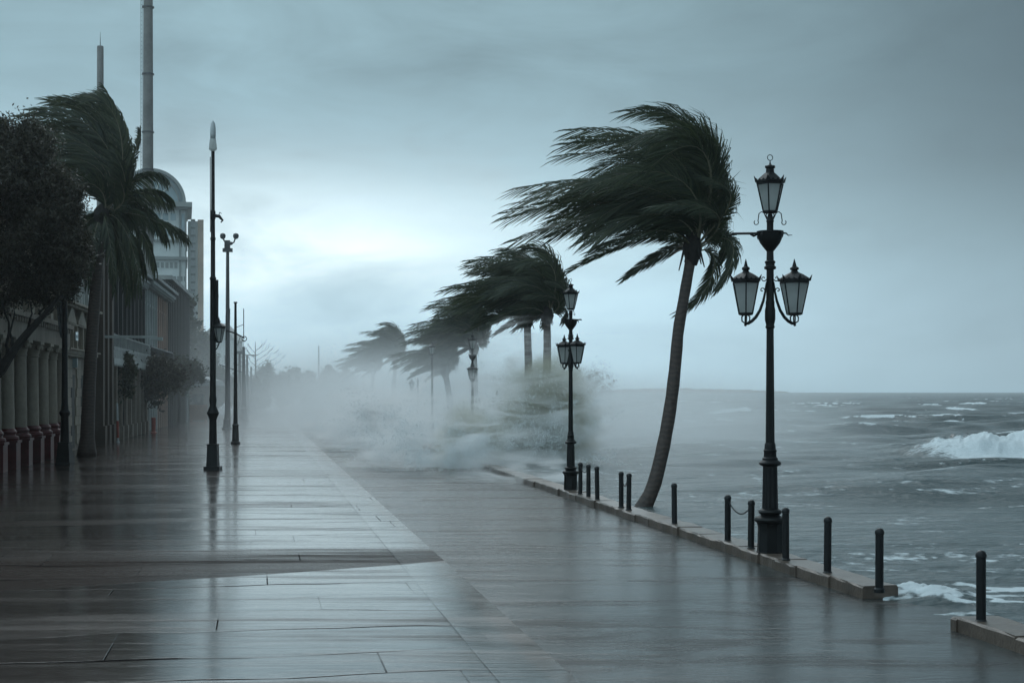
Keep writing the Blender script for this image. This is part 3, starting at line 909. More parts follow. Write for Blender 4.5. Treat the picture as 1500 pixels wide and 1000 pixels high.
# ------------------------------------------------------------------ palms
WIND = Vector((-1.0, 0.12, -0.10)).normalized()
def bez(c, t):
    a, b, cc, d = [np.array(q, float) for q in c]
    t = t[:, None]
    p = a * (1 - t) ** 3 + 3 * b * t * (1 - t) ** 2 + 3 * cc * t * t * (1 - t) + d * t ** 3
    q = 3 * (b - a) * (1 - t) ** 2 + 6 * (cc - b) * t * (1 - t) + 3 * (d - cc) * t * t
    q /= np.linalg.norm(q, axis=1)[:, None] + 1e-9
    return p, q
def nrm(a):
    return a / (np.linalg.norm(a, axis=-1, keepdims=True) + 1e-9)
def frond_geo(rs, ctrl, n=58, leaf=0.75, wind=WIND, kk=0.60, droop=0.45, width=0.034, start=0.14):
    """rachis along a bezier with blown leaflets; returns verts, quads"""
    wind = np.array(wind, float); down = np.array([0, 0, -1.0])
    t = np.linspace(start, 0.995, n)
    V = []; Q = []
    # rachis: flat four-sided tube
    tt = np.linspace(0, 1, 14)
    p, T = bez(ctrl, tt)
    S = nrm(np.cross(T, np.array([0.1, 0.3, 1.0]))); N = np.cross(S, T)
    rr = (0.030 * (1 - tt) + 0.005)[:, None]
    ring = np.stack([p + S * rr, p + N * rr * 0.6, p - S * rr, p - N * rr * 0.6], 1).reshape(-1, 3)
    V.append(ring)
    qs = []
    for i in range(13):
        for k in range(4):
            a, b = i * 4 + k, i * 4 + (k + 1) % 4
            qs.append((a, b, b + 4, a + 4))
    Q.append(np.array(qs)); off = len(ring)
    phi = rs.uniform(-0.85, 0.85)
    ref = np.array([0.0, math.cos(phi), math.sin(phi)])
    for side in (-1, 1):
        tj = np.clip(t + rs.uniform(-0.004, 0.004, n), 0.02, 1)
        p, T = bez(ctrl, tj)
        B = nrm(np.cross(T, ref))
        N = np.cross(B, T)
        prof = np.clip(np.sin(PI * (tj * 0.72 + 0.17)) ** 0.6, 0.15, 1)
        L = leaf * prof * rs.uniform(0.75, 1.12, n)
        tc_ = tj[:, None]
        d0 = nrm(side * B * (0.92 - 0.60 * tc_) + T * (0.70 + 0.5 * tc_) + N * 0.08 + rs.normal(0, 0.045, (n, 3)))
        k1 = np.clip(kk + rs.normal(0, 0.05, n), 0, 1)[:, None]
        d1 = nrm(d0 * (1 - k1 * 0.40) + wind * k1 * 0.45 + down * droop * 0.35 + T * 0.1)
        d2 = nrm(d0 * (1 - k1 * 0.7) + wind * k1 * 0.8 + down * droop * 0.8 + rs.normal(0, 0.05, (n, 3)))
        P0 = p; P1 = P0 + d0 * (L * 0.25)[:, None]; P2 = P1 + d1 * (L * 0.4)[:, None]; P3 = P2 + d2 * (L * 0.35)[:, None]
        up = nrm(np.cross(d1, N + rs.normal(0, 0.35, (n, 3))))
        w = width * rs.uniform(0.8, 1.2, n)[:, None]
        vs = np.stack([P0 - up * w * 0.35, P0 + up * w * 0.35, P1 - up * w * 0.5, P1 + up * w * 0.5,
                       P2 - up * w * 0.42, P2 + up * w * 0.42, P3 - up * w * 0.08, P3 + up * w * 0.08], 1)
        V.append(vs.reshape(-1, 3))
        i0 = off + np.arange(n)[:, None] * 8
        for a in (0, 2, 4):
            Q.append(np.concatenate([i0 + a, i0 + a + 1, i0 + a + 3, i0 + a + 2], 1))
        off += n * 8
    return np.concatenate(V), np.concatenate(Q)

def blown_fan(rs, size, n, wide=1.0, extra=()):
    """control curves of a crown streaming downwind (to -x)"""
    out = []
    for i in range(n):
        a = (i + rs.uniform(0, 1)) / n                     # 0 top .. 1 low
        y = rs.uniform(-1, 1)
        # tips follow the outline of the crown
        xs = np.interp(a, [0, 0.15, 0.32, 0.45, 0.62, 0.78, 0.90, 1.0], [-1.15, -1.9, -2.75, -2.7, -3.4, -4.1, -3.9, -3.3])
        zs = np.interp(a, [0, 0.15, 0.32, 0.45, 0.62, 0.78, 0.90, 1.0], [3.05, 2.75, 2.35, 1.75, 1.35, 0.95, 0.45, 0.15])
        if i % 3 == 0:
            ga = [0.02, 0.27, 0.33, 0.62, 0.70, 0.82, 0.93][(i // 3) % 7] + rs.uniform(-0.02, 0.02)
            k = rs.uniform(0.95, 1.06)
            xs = np.interp(ga, [0, 0.15, 0.32, 0.45, 0.62, 0.78, 0.90, 1.0], [-1.15, -1.9, -2.75, -2.7, -3.4, -4.1, -3.9, -3.3])
            zs = np.interp(ga, [0, 0.15, 0.32, 0.45, 0.62, 0.78, 0.90, 1.0], [3.05, 2.75, 2.35, 1.75, 1.35, 0.95, 0.45, 0.15]); a = ga
        else:
            k = rs.uniform(0.52, 0.88)
        tip = np.array([xs * k, y * 1.9 * wide, zs * k + rs.uniform(-0.12, 0.12)])
        bul = 1 - a
        c1 = np.array([0.28 + 0.48 * bul * rs.uniform(0.6, 1.15), y * 0.5 * wide, 0.6 + 0.6 * bul])
        c2 = np.array([0.70 * bul - 1.1 * a + rs.uniform(-0.15, 0.15), y * 1.3 * wide, 1.55 + 1.85 * bul - 0.35 * a])
        out.append([np.zeros(3), c1 * size, c2 * size, tip * size])
    for e in extra:
        out.append([np.array(q, float) * size for q in e])
    return out

def ribs(o, starts):
    """the ribs are the first 52 faces of every frond"""
    o.data.materials.append(M_rachis)
    mi = np.zeros(len(o.data.polygons), dtype=np.int32)
    for a in starts:
        mi[a:a + 52] = 1
    o.data.polygons.foreach_set('material_index', mi)
    return o

def palm(label, base, heart, bend, size, nf, nl, seed, r0, r1, extra=(), fronds_as_parts=False, mat_trunk=None, specs=None, sub=0.35, leaf=1.0, width=0.021, flare=1.35, wide=1.0, cap=0.6, group='palms blown by the storm wind along the sea'):
    t = thing('palm_tree', label, 'palm tree', base, group=group)
    rs = np.random.RandomState(seed)
    mt = mat_trunk or M_palmbark
    # trunk
    b = Vector(base); h = Vector(heart) - b
    pts = []; rad = []
    N = 22
    for i in range(N + 1):
        s = i / N
        p = Vector((0, 0, -sub)).lerp(h, s) if False else Vector((h.x * s, h.y * s, -sub + (h.z + sub) * s))
        off = Vector(bend(s)) if bend else Vector((0, 0, 0))
        pts.append(p + off)
        rr = r0 + (r1 - r0) * min(1, s * 1.15)
        if s < 0.12: rr *= 1 + (flare - 1) * (1 - s / 0.12) ** 1.5
        rr *= 1 + 0.03 * math.sin(i * 2.4)
        rad.append(rr)
    mb = MB(); mb.tube(pts, rad, 14)
    mb.build('trunk', mt, t, 'all')
    top = pts[-1]
    # heart of the crown with leaf sheaths
    mb = MB()
    mb.lathe([(r1 * 0.9, -0.35), (r1 * 1.5, -0.15), (r1 * 1.9, 0.05), (r1 * 1.5, 0.28), (r1 * 0.5, 0.5)], 9)
    for q in range(9):
        a = q * 0.7 + seed
        mb.tube([(0, 0, -0.1), (0.13 * math.cos(a), 0.13 * math.sin(a), 0.10), (0.20 * math.cos(a) - 0.03, 0.2 * math.sin(a), 0.38)], [0.07, 0.055, 0.025], 5)
    for q in range(5):      # fruit stalks
        a = q * 1.3 + seed
        e = Vector((0.30 * math.cos(a), 0.30 * math.sin(a), -0.30 - 0.04 * q))
        mb.tube([(0, 0, 0), (e.x * .6, e.y * .6, 0.03), e], [0.05, 0.035, 0.012], 5)
    crown = mb.build('crown', M_bark2, t, 35, loc=top)
    curves = specs if specs is not None else [(c, {}) for c in blown_fan(rs, size, nf, wide)] 
    curves = list(curves) + [(([np.array(q, float) * size for q in e[0]]), e[1]) for e in extra]
    allV = []; allQ = []; off = 0; starts = []
    for c, kw in curves:
        k2 = dict(n=nl, leaf=leaf * size, width=width * size ** 0.5); k2.update(kw)
        V, Q = frond_geo(rs, c, **k2)
        if fronds_as_parts:
            ribs(np_mesh('frond', V, Q, M_frond, crown), [0])
        else:
            starts.append(sum(len(q_) for q_ in allQ)); allV.append(V); allQ.append(Q + off); off += len(V)
    if allV:
        ribs(np_mesh('foliage', np.concatenate(allV), np.concatenate(allQ), M_frond, crown), starts)
    return t

# extra low fronds that all the seafront palms have, in crown units
LOW = [
    (([(0, 0, 0), (-0.3, 0.2, 0.55), (-1.3, 0.4, 0.45), (-2.75, 0.5, -0.45)]), dict(leaf=0.5, droop=0.25)),
    (([(0, 0, 0), (-0.3, -0.6, 0.5), (-1.1, -0.8, 0.5), (-2.3, -0.9, -0.12)]), dict(leaf=0.6, droop=0.25)),
    (([(0, 0, -0.1), (0.1, 0.5, 0.3), (-0.5, 0.9, 0.15), (-1.45, 1.0, -0.55)]), dict(leaf=0.5)),
    (([(0, 0, -0.1), (0.75, 0.2, 0.4), (0.75, 0.4, -0.9), (-0.25, 0.4, -1.35)]), dict(leaf=0.5, droop=0.5)),
    (([(0, 0, -0.1), (0.9, -0.4, 0.7), (1.15, -0.5, -0.1), (0.45, -0.5, -0.95)]), dict(leaf=0.45, droop=0.8)),
    (([(0, 0, 0), (0.8, 0.5, 0.6), (1.1, 0.8, 0.5), (0.75, 0.9, -0.2)]), dict(leaf=0.5, droop=0.5)),
    (([(0, 0, 0), (0.75, -0.5, 0.8), (1.2, -0.8, 1.2), (0.1, -0.9, 1.5)]), dict(leaf=0.6)),
    (([(0, 0, 0), (0.8, 0.3, 0.7), (1.25, 0.5, 1.8), (0.0, 0.6, 2.2)]), dict(leaf=0.7)),
    (([(0, 0, 0), (0.7, 0.1, 0.6), (1.2, 0.1, 2.6), (-0.9, 0.0, 3.15)]), dict(leaf=0.7)),
    (([(0, 0, 0), (0.9, 0.3, 0.4), (0.9, 0.8, 1.2), (-0.8, 1.0, 1.0)]), dict(leaf=0.7)),
    (([(0, 0, 0), (0.9, -0.5, 0.4), (0.7, -1.0, 1.1), (-1.0, -1.2, 0.8)]), dict(leaf=0.7)),
]
# 1: the big leaning palm
pb = gp(945, 737)
ph = Vector((xat(1014, pb.y), pb.y, zat(366, pb.y)))
def bend1(s):
    # foot sweeps in from the left, then straightens
    e = 0.13 * math.sin(min(s / 0.7, 1) * PI)
    foot = -0.20 * max(0, 1 - s / 0.16) ** 2
    return (e + foot, 0, 0)
palm('tallest leaning palm with a curved foot, fronds streaming left beside the nearest big lamp', (pb.x, pb.y, 0), ph, bend1, 1.0, 38, 92, 4, 0.165, 0.118, extra=LOW, fronds_as_parts=True, flare=1.3)
# 2, 3: the twin palms
for (lab, tx, hx, hy, Y, sd, sc, kx) in (
        ('left one of the twin palms behind the second three-lantern lamp post, trunk nearly straight', 777, 772, 470, 58.5, 11, 0.90, -0.10),
        ('right one of the twin palms behind the second three-lantern lamp post, trunk curving right', 790, 801, 464, 57.0, 12, 0.90, -0.28)):
    hb = Vector((xat(hx, Y), Y, zat(hy, Y)))
    palm(lab, (xat(tx - 4, Y), Y, 0), hb, (lambda s, kx=kx: (-kx * math.sin(s * PI) * 0.6, 0, 0)), sc, 28, 60, sd, 0.21, 0.15, extra=LOW[:3] + LOW[5:], leaf=1.05, width=0.033)
# 4..8: the palms in the spray
for (lab, tx, hx, hy, Y, sd, sc) in (
        ('hazy palm right behind the third lamp post, crown streaming left over its neighbour', 690, 694, 512, 82, 21, 1.0),
        ('hazy low palm with a ragged crown just left of the third lamp post palm', 662, 652, 545, 86, 22, 0.82),
        ('faint tall palm left of the single-lantern lamps with a rounded blown crown', 569, 579, 527, 128, 23, 1.02),
        ('faintest and leftmost palm of the row, low blown crown above the spray', 537, 547, 545, 146, 24, 0.95)):
    hb = Vector((xat(hx, Y), Y, zat(hy, Y)))
    palm(lab, (xat(tx, Y), Y, 0), hb, (lambda s: (0.12 * math.sin(s * PI), 0, 0)), sc, 22, 40, sd, 0.24, 0.17, extra=LOW[:3] + LOW[6:], leaf=1.1, width=0.045)

# left palm in front of the facades
pb = gp(127, 668)
Y = pb.y
ph = Vector((xat(150, Y), Y, zat(318, Y)))
def q(px, py, dy=0.0):     # crown point of that palm from where it shows in the photo
    return np.array([xat(px, Y + dy) - ph.x, dy, zat(py, Y + dy) - ph.z])
rs = np.random.RandomState(77)
def lp(p1, p2, p3, dy, **kw):
    return ([np.zeros(3), q(*p1, dy * 0.3), q(*p2, dy * 0.8), q(*p3, dy)], kw)
S = []
dn = (-0.25, 0.05, -1.0)
for i in range(30):
    a = (i + rs.rand()) / 30.0
    tx = np.interp(a, [0, .15, .3, .5, .7, 1], [140, 88, 34, 22, 40, 60]) + rs.uniform(-10, 12)
    ty = np.interp(a, [0, .15, .3, .5, .7, 1], [140, 152, 170, 215, 280, 350]) + rs.uniform(-8, 8)
    dy = rs.uniform(-1.7, 1.7)
    S.append(lp((170 + 28 * (1 - a), 275 + 10 * a), (188 - 70 * a, 135 + 85 * a), (tx, ty), dy, leaf=1.15, kk=0.7, droop=0.10))
for i in range(9):      # windward edge, top and bottom
    a = i / 8.0
    S.append(lp((200, 300), (205 - 4 * i, 190 + 12 * i), (148 + 4 * i, 135 + 18 * i), rs.uniform(-1.5, 1.5), leaf=0.75, droop=0.1))
S.append(lp((180, 270), (205, 220), (205, 190), 0.6, leaf=0.5))
S.append(lp((180, 250), (192, 190), (150, 126), -0.5, leaf=0.6))
for (p1, p2, p3, dy) in (((185, 262), (222, 245), (240, 262), -0.6), ((190, 275), (232, 275), (248, 292), 0.4), ((190, 300), (235, 325), (270, 348), -0.9),
                         ((190, 305), (238, 322), (268, 340), 0.5), ((185, 290), (215, 280), (246, 300), 1.0), ((180, 300), (215, 310), (240, 345), -0.2)):
    S.append(lp(p1, p2, p3, dy, leaf=0.95, wind=(0.1, 0, -1.0), kk=0.95, droop=0.6))
for (p1, p2, p3, dy) in (((175, 310), (195, 370), (196, 430), 0.3), ((165, 310), (185, 380), (188, 438), -0.7), ((150, 330), (120, 350), (105, 420), 0.8),
                         ((160, 320), (175, 360), (182, 400), 1.0), ((140, 310), (110, 330), (92, 392), -0.6), ((165, 325), (205, 345), (212, 400), 0.7), ((180, 300), (215, 330), (228, 395), 0.2), ((170, 300), (200, 350), (205, 425), -0.9), ((175, 290), (225, 290), (245, 352), 0.8), ((150, 300), (165, 350), (168, 425), -1.1), ((140, 320), (135, 360), (128, 415), -0.9)):
    S.append(lp(p1, p2, p3, dy, leaf=0.9, wind=dn, kk=0.9, droop=0.6))
palm('dark palm with a huge blown crown and hanging fronds in front of the old facades', (pb.x, pb.y, 0), ph, (lambda s: (-0.10 * math.sin(s * PI), 0, 0)), 1.0, 0, 58, 31, 0.27, 0.20, specs=S, fronds_as_parts=True, flare=1.45, sub=0.1, width=0.045, mat_trunk=M_palmbark, group='palm in front of the facades')

# ------------------------------------------------------------------ broadleaf trees
def leaf_cloud(rs, clumps, n, size, blow=0.25):
    """rhombic leaves gathered in clumps; clumps (k,4): centre and radius"""
    clumps = np.asarray(clumps, float)
    w = clumps[:, 3] ** 2; w /= w.sum()
    idx = rs.choice(len(clumps), n, p=w)
    d = nrm(rs.normal(0, 1, (n, 3)))
    rad = clumps[idx, 3] * np.abs(rs.normal(0, 0.82, n))
    c = clumps[idx, :3] + d * rad[:, None]
    a = nrm(rs.normal(0, 1, (n, 3)) + np.array([-blow * 4, 0, -0.3]))
    b = nrm(np.cross(a, rs.normal(0, 1, (n, 3))))
    s = size * rs.uniform(0.6, 1.25, n)[:, None]
    V = np.stack([c - a * s, c - b * s * 0.42, c + a * s, c + b * s * 0.42], 1).reshape(-1, 3)
    Q = np.arange(n)[:, None] * 4 + np.array([0, 1, 2, 3])
    return V, Q
def limb(mb, a, b, r0, r1, rs, wob=0.12, n=7):
    a = Vector(a); b = Vector(b); L = (b - a).length
    pts = []
    for i in range(n + 1):
        t = i / n
        p = a.lerp(b, t)
        if 0 < i < n:
            p += Vector(rs.normal(0, 1, 3)) * wob * L * 0.25
        pts.append(p)
    mb.tube(pts, [r0 + (r1 - r0) * i / n for i in range(n + 1)], 7)
def tree(name, label, cat, base, trunk_h, trunk_r, blobs, nleaf, lsize, seed, m, group=None, limbs=True, nclump=60, lean=(0, 0), cl=0.35):
    """blobs: list of (centre, radii) ellipsoids relative to the base"""
    rs = np.random.RandomState(seed)
    t = thing(name, label, cat, base, group=group)
    mb = MB()
    fork = Vector((lean[0], lean[1], trunk_h))
    mb.tube([(0, 0, -0.2), (0, 0, 0.1), tuple(fork * 0.5 + Vector((0.05, 0, 0))), tuple(fork)], [trunk_r * 1.4, trunk_r * 1.1, trunk_r * 0.9, trunk_r * 0.8], 10)
    cl_list = []
    for (c, r) in blobs:
        k = max(4, int(nclump / len(blobs)))
        for i in range(k):
            d = nrm(rs.normal(0, 1, 3)); q_ = rs.uniform(0.45, 1.0) ** 0.6
            p = np.array(c) + d * np.array(r) * q_ * 0.86
            cl_list.append((*p, cl * min(r) * rs.uniform(0.6, 1.25)))
        if limbs:
            for i in range(5):
                d = nrm(rs.normal(0, 1, 3)); e = np.array(c) + d * np.array(r) * 0.6
                limb(mb, fork, e, trunk_r * 0.5, trunk_r * 0.1, rs)
    mb.build('trunk', M_bark2, t, True)
    V, Q = leaf_cloud(rs, cl_list, nleaf, lsize)
    np_mesh('crown', V, Q, m, t)
    return t

# big dark tree at the left edge: its trunk stands just out of frame, a limb reaches in
Y = 42.0
bx = xat(-52, Y)
def rel(px, py, dy=0):
    return (xat(px, Y + dy) - bx, dy, zat(py, Y + dy))
rs = np.random.RandomState(9)
T = thing('tree', 'dark brown-leaved broadleaf tree filling the left edge, bare limb reaching in below', 'tree', (bx, Y, 0))
mb = MB()
f0 = rel(-45, 560)
mb.tube([(0, 0, -0.2), (0, 0, 0.2), (0.08, 0, 1.4), f0], [0.34, 0.26, 0.22, 0.20], 10)
P = [f0, rel(-12, 556), rel(3, 540), rel(18, 515), rel(40, 488), rel(62, 464), rel(84, 438), rel(96, 405)]
mb.tube(P, [0.17, 0.16, 0.15, 0.13, 0.11, 0.085, 0.06, 0.03], 9)
for a, b, r in ((rel(18, 515), rel(20, 450, .4), .05), (rel(40, 488), rel(48, 440, -.5), .05), (rel(50, 476), rel(80, 452, .3), .04), (rel(62, 464), rel(66, 420, .6), .04), (rel(3, 540), rel(-14, 440, .4), .08),
                (rel(10, 528), rel(6, 430, -.7), .06), (f0, rel(-30, 380, .5), .12), (f0, rel(10, 330, -.3), .10)):
    limb(mb, a, b, r, 0.012, rs, 0.14)
mb.build('trunk', M_bark2, T, True)
blobs = [(rel(20, 300), (1.9, 1.9, 2.2)), (rel(75, 350), (1.15, 1.5, 1.6)), (rel(-40, 300), (1.8, 2.0, 2.4)), (rel(35, 215), (0.95, 1.3, 0.75)), (rel(0, 200), (0.55, 1.0, 0.45)),
         (rel(70, 410, .3), (1.1, 1.3, 0.9)), (rel(0, 420), (1.4, 1.4, 0.8)), (rel(85, 290), (0.75, 1.1, 0.9)), (rel(-80, 380), (1.6, 1.8, 1.6)), (rel(35, 262), (1.3, 1.5, 0.9)), (rel(0, 250), (1.3, 1.4, 1.0)), (rel(72, 300), (1.1, 1.3, 1.0)), (rel(105, 370), (0.6, 1.0, 1.0)), (rel(20, 360), (1.8, 1.6, 1.5))]
cl = []
for (c, r) in blobs:
    for i in range(46):
        d = nrm(rs.normal(0, 1, 3)); qq = rs.uniform(0.3, 1.0) ** 0.5
        p = np.array(c) + d * np.array(r) * qq * 0.88
        cl.append((*p, rs.uniform(0.16, 0.36)))
V, Q = leaf_cloud(rs, cl, 140000, 0.058, 0.1)
np_mesh('crown', V, Q, M_leaf, T)

def small_tree(label, px, py, cx0, cx1, cy0, cy1, n, seed, m, g_, name='tree', th=None, ls=0.12):
    b = gp(px, py); Y = b.y; k = Y / F
    w = (cx1 - cx0) * k; h = (cy1 - cy0) * k
    cx = ((cx0 + cx1) / 2 - px) * k; cz = zat((cy0 + cy1) / 2, Y)
    rs_ = np.random.RandomState(seed)
    bl = [((cx, 0, cz), (w * .36, w * .34, h * .40))]
    for i in range(6):
        a = rs_.uniform(0, 2 * PI)
        bl.append(((cx + math.cos(a) * w * .27, rs_.uniform(-.3, .3) * w, cz + math.sin(a) * h * .26), (w * .24, w * .24, h * .25)))
    return tree(name, label, 'tree' if name == 'tree' else name, (b.x, b.y, 0), th or (cz - h * .25), max(0.09, w * .03), bl, n, ls, seed, m, g_, nclump=110, cl=0.5)
small_tree('small dark green street tree between the palm trunk and the brown-topped tree', 178, 643, 146, 202, 512, 592, 6000, 41, M_leaf2, 'small street trees before the facades')
small_tree('small forked street tree with a wide brownish green crown near the red bollard', 206, 634, 180, 268, 516, 596, 9500, 42, M_leaf, 'small street trees before the facades')
small_tree('hazy small street tree right of the brown one, by the T-shaped signpost', 262, 622, 238, 300, 520, 584, 5000, 43, M_leaf2, 'small street trees before the facades')
# tall hazy trees at the end of the facades
for i, (lab, px, py, x0, x1, y0, y1) in enumerate((
        ('tall hazy dark tree rising beside the dark block below the arched tower', 268, 606, 244, 300, 428, 560),
        ('tall hazy tree with a stepped top, right of the highest hazy tree', 296, 604, 268, 322, 478, 590))):
    small_tree(lab, px, py, x0, x1, y0, y1, 16000, 60 + i, M_leaf2, 'tall hazy trees past the facades', ls=0.26)
# far tree line
FT = [(318, 606, 300, 345, 540, 600, 'far hazy tree directly behind the lantern of the tall pole'), (352, 601, 334, 375, 548, 598, 'far tree behind the row of distant poles'),
      (388, 600, 366, 412, 533, 598, 'highest rounded far tree, right under the bare tree'), (414, 599, 402, 430, 543, 596, 'narrow pale far tree left of the round-topped pair'),
      (428, 599, 410, 448, 540, 596, 'far tree with a round dark top in the middle of the far row'), (452, 599, 438, 470, 544, 596, 'small far tree left of the distant thin mast'),
      (474, 598, 462, 496, 537, 596, 'far tree just right of the distant thin mast'), (500, 599, 482, 526, 542, 596, 'rightmost far tree, fading into the spray'), (372, 603, 352, 398, 556, 600, 'low far tree in front of the highest far one')]
for i, (px, py, x0, x1, y0, y1, lab) in enumerate(FT):
    small_tree(lab, px, py, x0, x1, y0, y1, 6000, 80 + i, M_leaf2, 'far row of trees closing the street', ls=0.34, th=1.5)
# shrubs wrapped in spray behind the kerb
for i, (px, Y, w, h, lab) in enumerate(((752, 60, 2.3, 2.7, 'olive shrub wrapped in spray below the twin palms'), (808, 62, 2.1, 3.2, 'olive shrub in the spray just left of the second lamp post'),
                                        (852, 112, 5.0, 6.2, 'faint wispy shrub rising right of the second lamp post'), 
                                        (560, 84, 2.6, 2.2, 'dim olive bush at the left end of the spray'), (705, 72, 2.3, 2.6, 'olive shrub in spray between the third lamp post and the twin palms'))):
    rs_ = np.random.RandomState(200 + i)
    bl = [((0, 0, h * .42), (w * .55, w * .4, h * .46))] + [((rs_.uniform(-.4, .4) * w, rs_.uniform(-.3, .3) * w, h * rs_.uniform(.2, .6)), (w * .25, w * .25, h * .26)) for _ in range(5)]
    tree('shrub', lab, 'shrub', (xat(px, Y), Y, -0.1), h * .3, 0.06, bl, 9000 if i != 2 else 15000, 0.085 if i != 2 else 0.045, 300 + i, M_leaf3, 'olive shrubs behind the sea kerb in the spray', nclump=80, cl=0.5)

# bare tree above the far row
t = thing('bare_tree', 'leafless pale tree standing above the far row of trees', 'tree', tuple(gp(374, 601)))
Y = gp(374, 601).y; kx = Y / F
rs = np.random.RandomState(8); mb = MB()
top = (0, 0, zat(500, Y))
mb.tube([(0, 0, -0.2), (0, 0, 3), (0.05, 0, zat(545, Y)), top], [0.22, 0.18, 0.13, 0.03], 7)
for i in range(12):
    z0 = zat(560 - i * 4.2, Y); s = 1 if i % 2 else -1
    L = (12 - i) * 0.32 + 1.0
    e = Vector((s * L * (1.0 if s > 0 else .7), rs.uniform(-1, 1), z0 + L * 0.75))
    limb(mb, (0, 0, z0), e, 0.04, 0.012, rs, 0.08)
    for j in range(3):
        p = Vector((0, 0, z0)).lerp(e, 0.4 + 0.2 * j)
        limb(mb, p, p + Vector((s * rs.uniform(.1, .7), rs.uniform(-.5, .5), rs.uniform(.3, .9))), 0.03, 0.012, rs, 0.05, 4)
mb.build('branches', M_bark2, t, True)

# ------------------------------------------------------------------ poles on the pavement
def tall_pole():
    b = gp(312, 688); Y = b.y; k = Y / F
    t = thing('light_pole', 'very tall slim black pole with a white pointed top light and one side lantern', 'light pole', tuple(b))
    mb = MB()
    mb.box((0, 0, 0.06), (0.50, 0.50, 0.12))
    mb.box((0, 0, 0.45), (0.36, 0.36, 0.68), taper=0.86)
    mb.box((0, 0, 0.81), (0.34, 0.34, 0.04))
    mb.build('base', M_iron, t)
    mb = MB()
    z = lambda py: zat(py, Y)
    mb.lathe([(0.13, z(652)), (0.115, z(615)), (0.15, z(610)), (0.20, z(605)), (0.15, z(600)), (0.105, z(594)), (0.12, z(585)), (0.098, z(578)), (0.095, z(500)), (0.090, z(410)),
              (0.105, z(409)), (0.105, z(407)), (0.075, z(405)), (0.072, z(352)), (0.088, z(351)), (0.088, z(349)), (0.07, z(347)), (0.066, z(322)), (0.085, z(320)), (0.085, z(310)), (0.062, z(308)), (0.055, z(222))], 14)
    mb.build('post', M_iron, t, 35)
    mb = MB()      # sleeve and cable run on the side
    mb.tube([(0.12, 0, z(500)), (0.12, 0, z(410))], 0.055, 8)
    mb.build('sleeve', M_iron, t, True); mb = MB()
    mb.tube([(-0.08, 0, z(340)), (-0.085, 0.0, z(230))], 0.013, 6); mb.build('cable', M_iron, t, True); mb = MB()
    mb.tube([(0.10, 0, z(432)), (0.17, 0, z(430)), (0.175, 0, z(436))], 0.010, 5)
    mb.build('hook', M_iron, t, True)
    mb = MB()
    mb.tube([(0.05, 0, z(316)), (0.2, 0, z(317)), (0.31, 0, z(323)), (0.25, 0, z(326))], [0.06, 0.055, 0.035, 0.02], 7)
    mb.tube([(0.18, 0, z(316)), (0.22, 0, z(311)), (0.27, 0, z(313))], 0.014, 6)
    mb.build('bracket', M_iron, t, True)
    mb = MB()
    mb.lathe([(0.055, z(222)), (0.13, z(219)), (0.13, z(217)), (0.10, z(205)), (0.085, z(203))], 12)
    mb.build('light_collar', M_frost, t, 35)
    mb = MB()
    mb.lathe([(0.085, z(204)), (0.092, z(196)), (0.088, z(188)), (0.065, z(181)), (0.025, z(177.5)), (0.004, z(176.5))], 14)
    mb.build('top_light', M_white, t, 'all')
    mb = MB()
    zl = z(503) - 0
    mb.tube([(0.06, 0, z(514)), (0.15, 0, z(508)), (0.20, 0, z(502))], 0.022, 6)
    mb.tube([(0.06, 0, z(470)), (0.16, 0, z(471))], 0.02, 6)
    mb.build('arm', M_iron, t, True)
    lantern(t, (0.19, 0, z(501)), 0.085, 0.19, 0.46, 'cap', rz=0.2, spikes=False)
    return t
tall_pole()

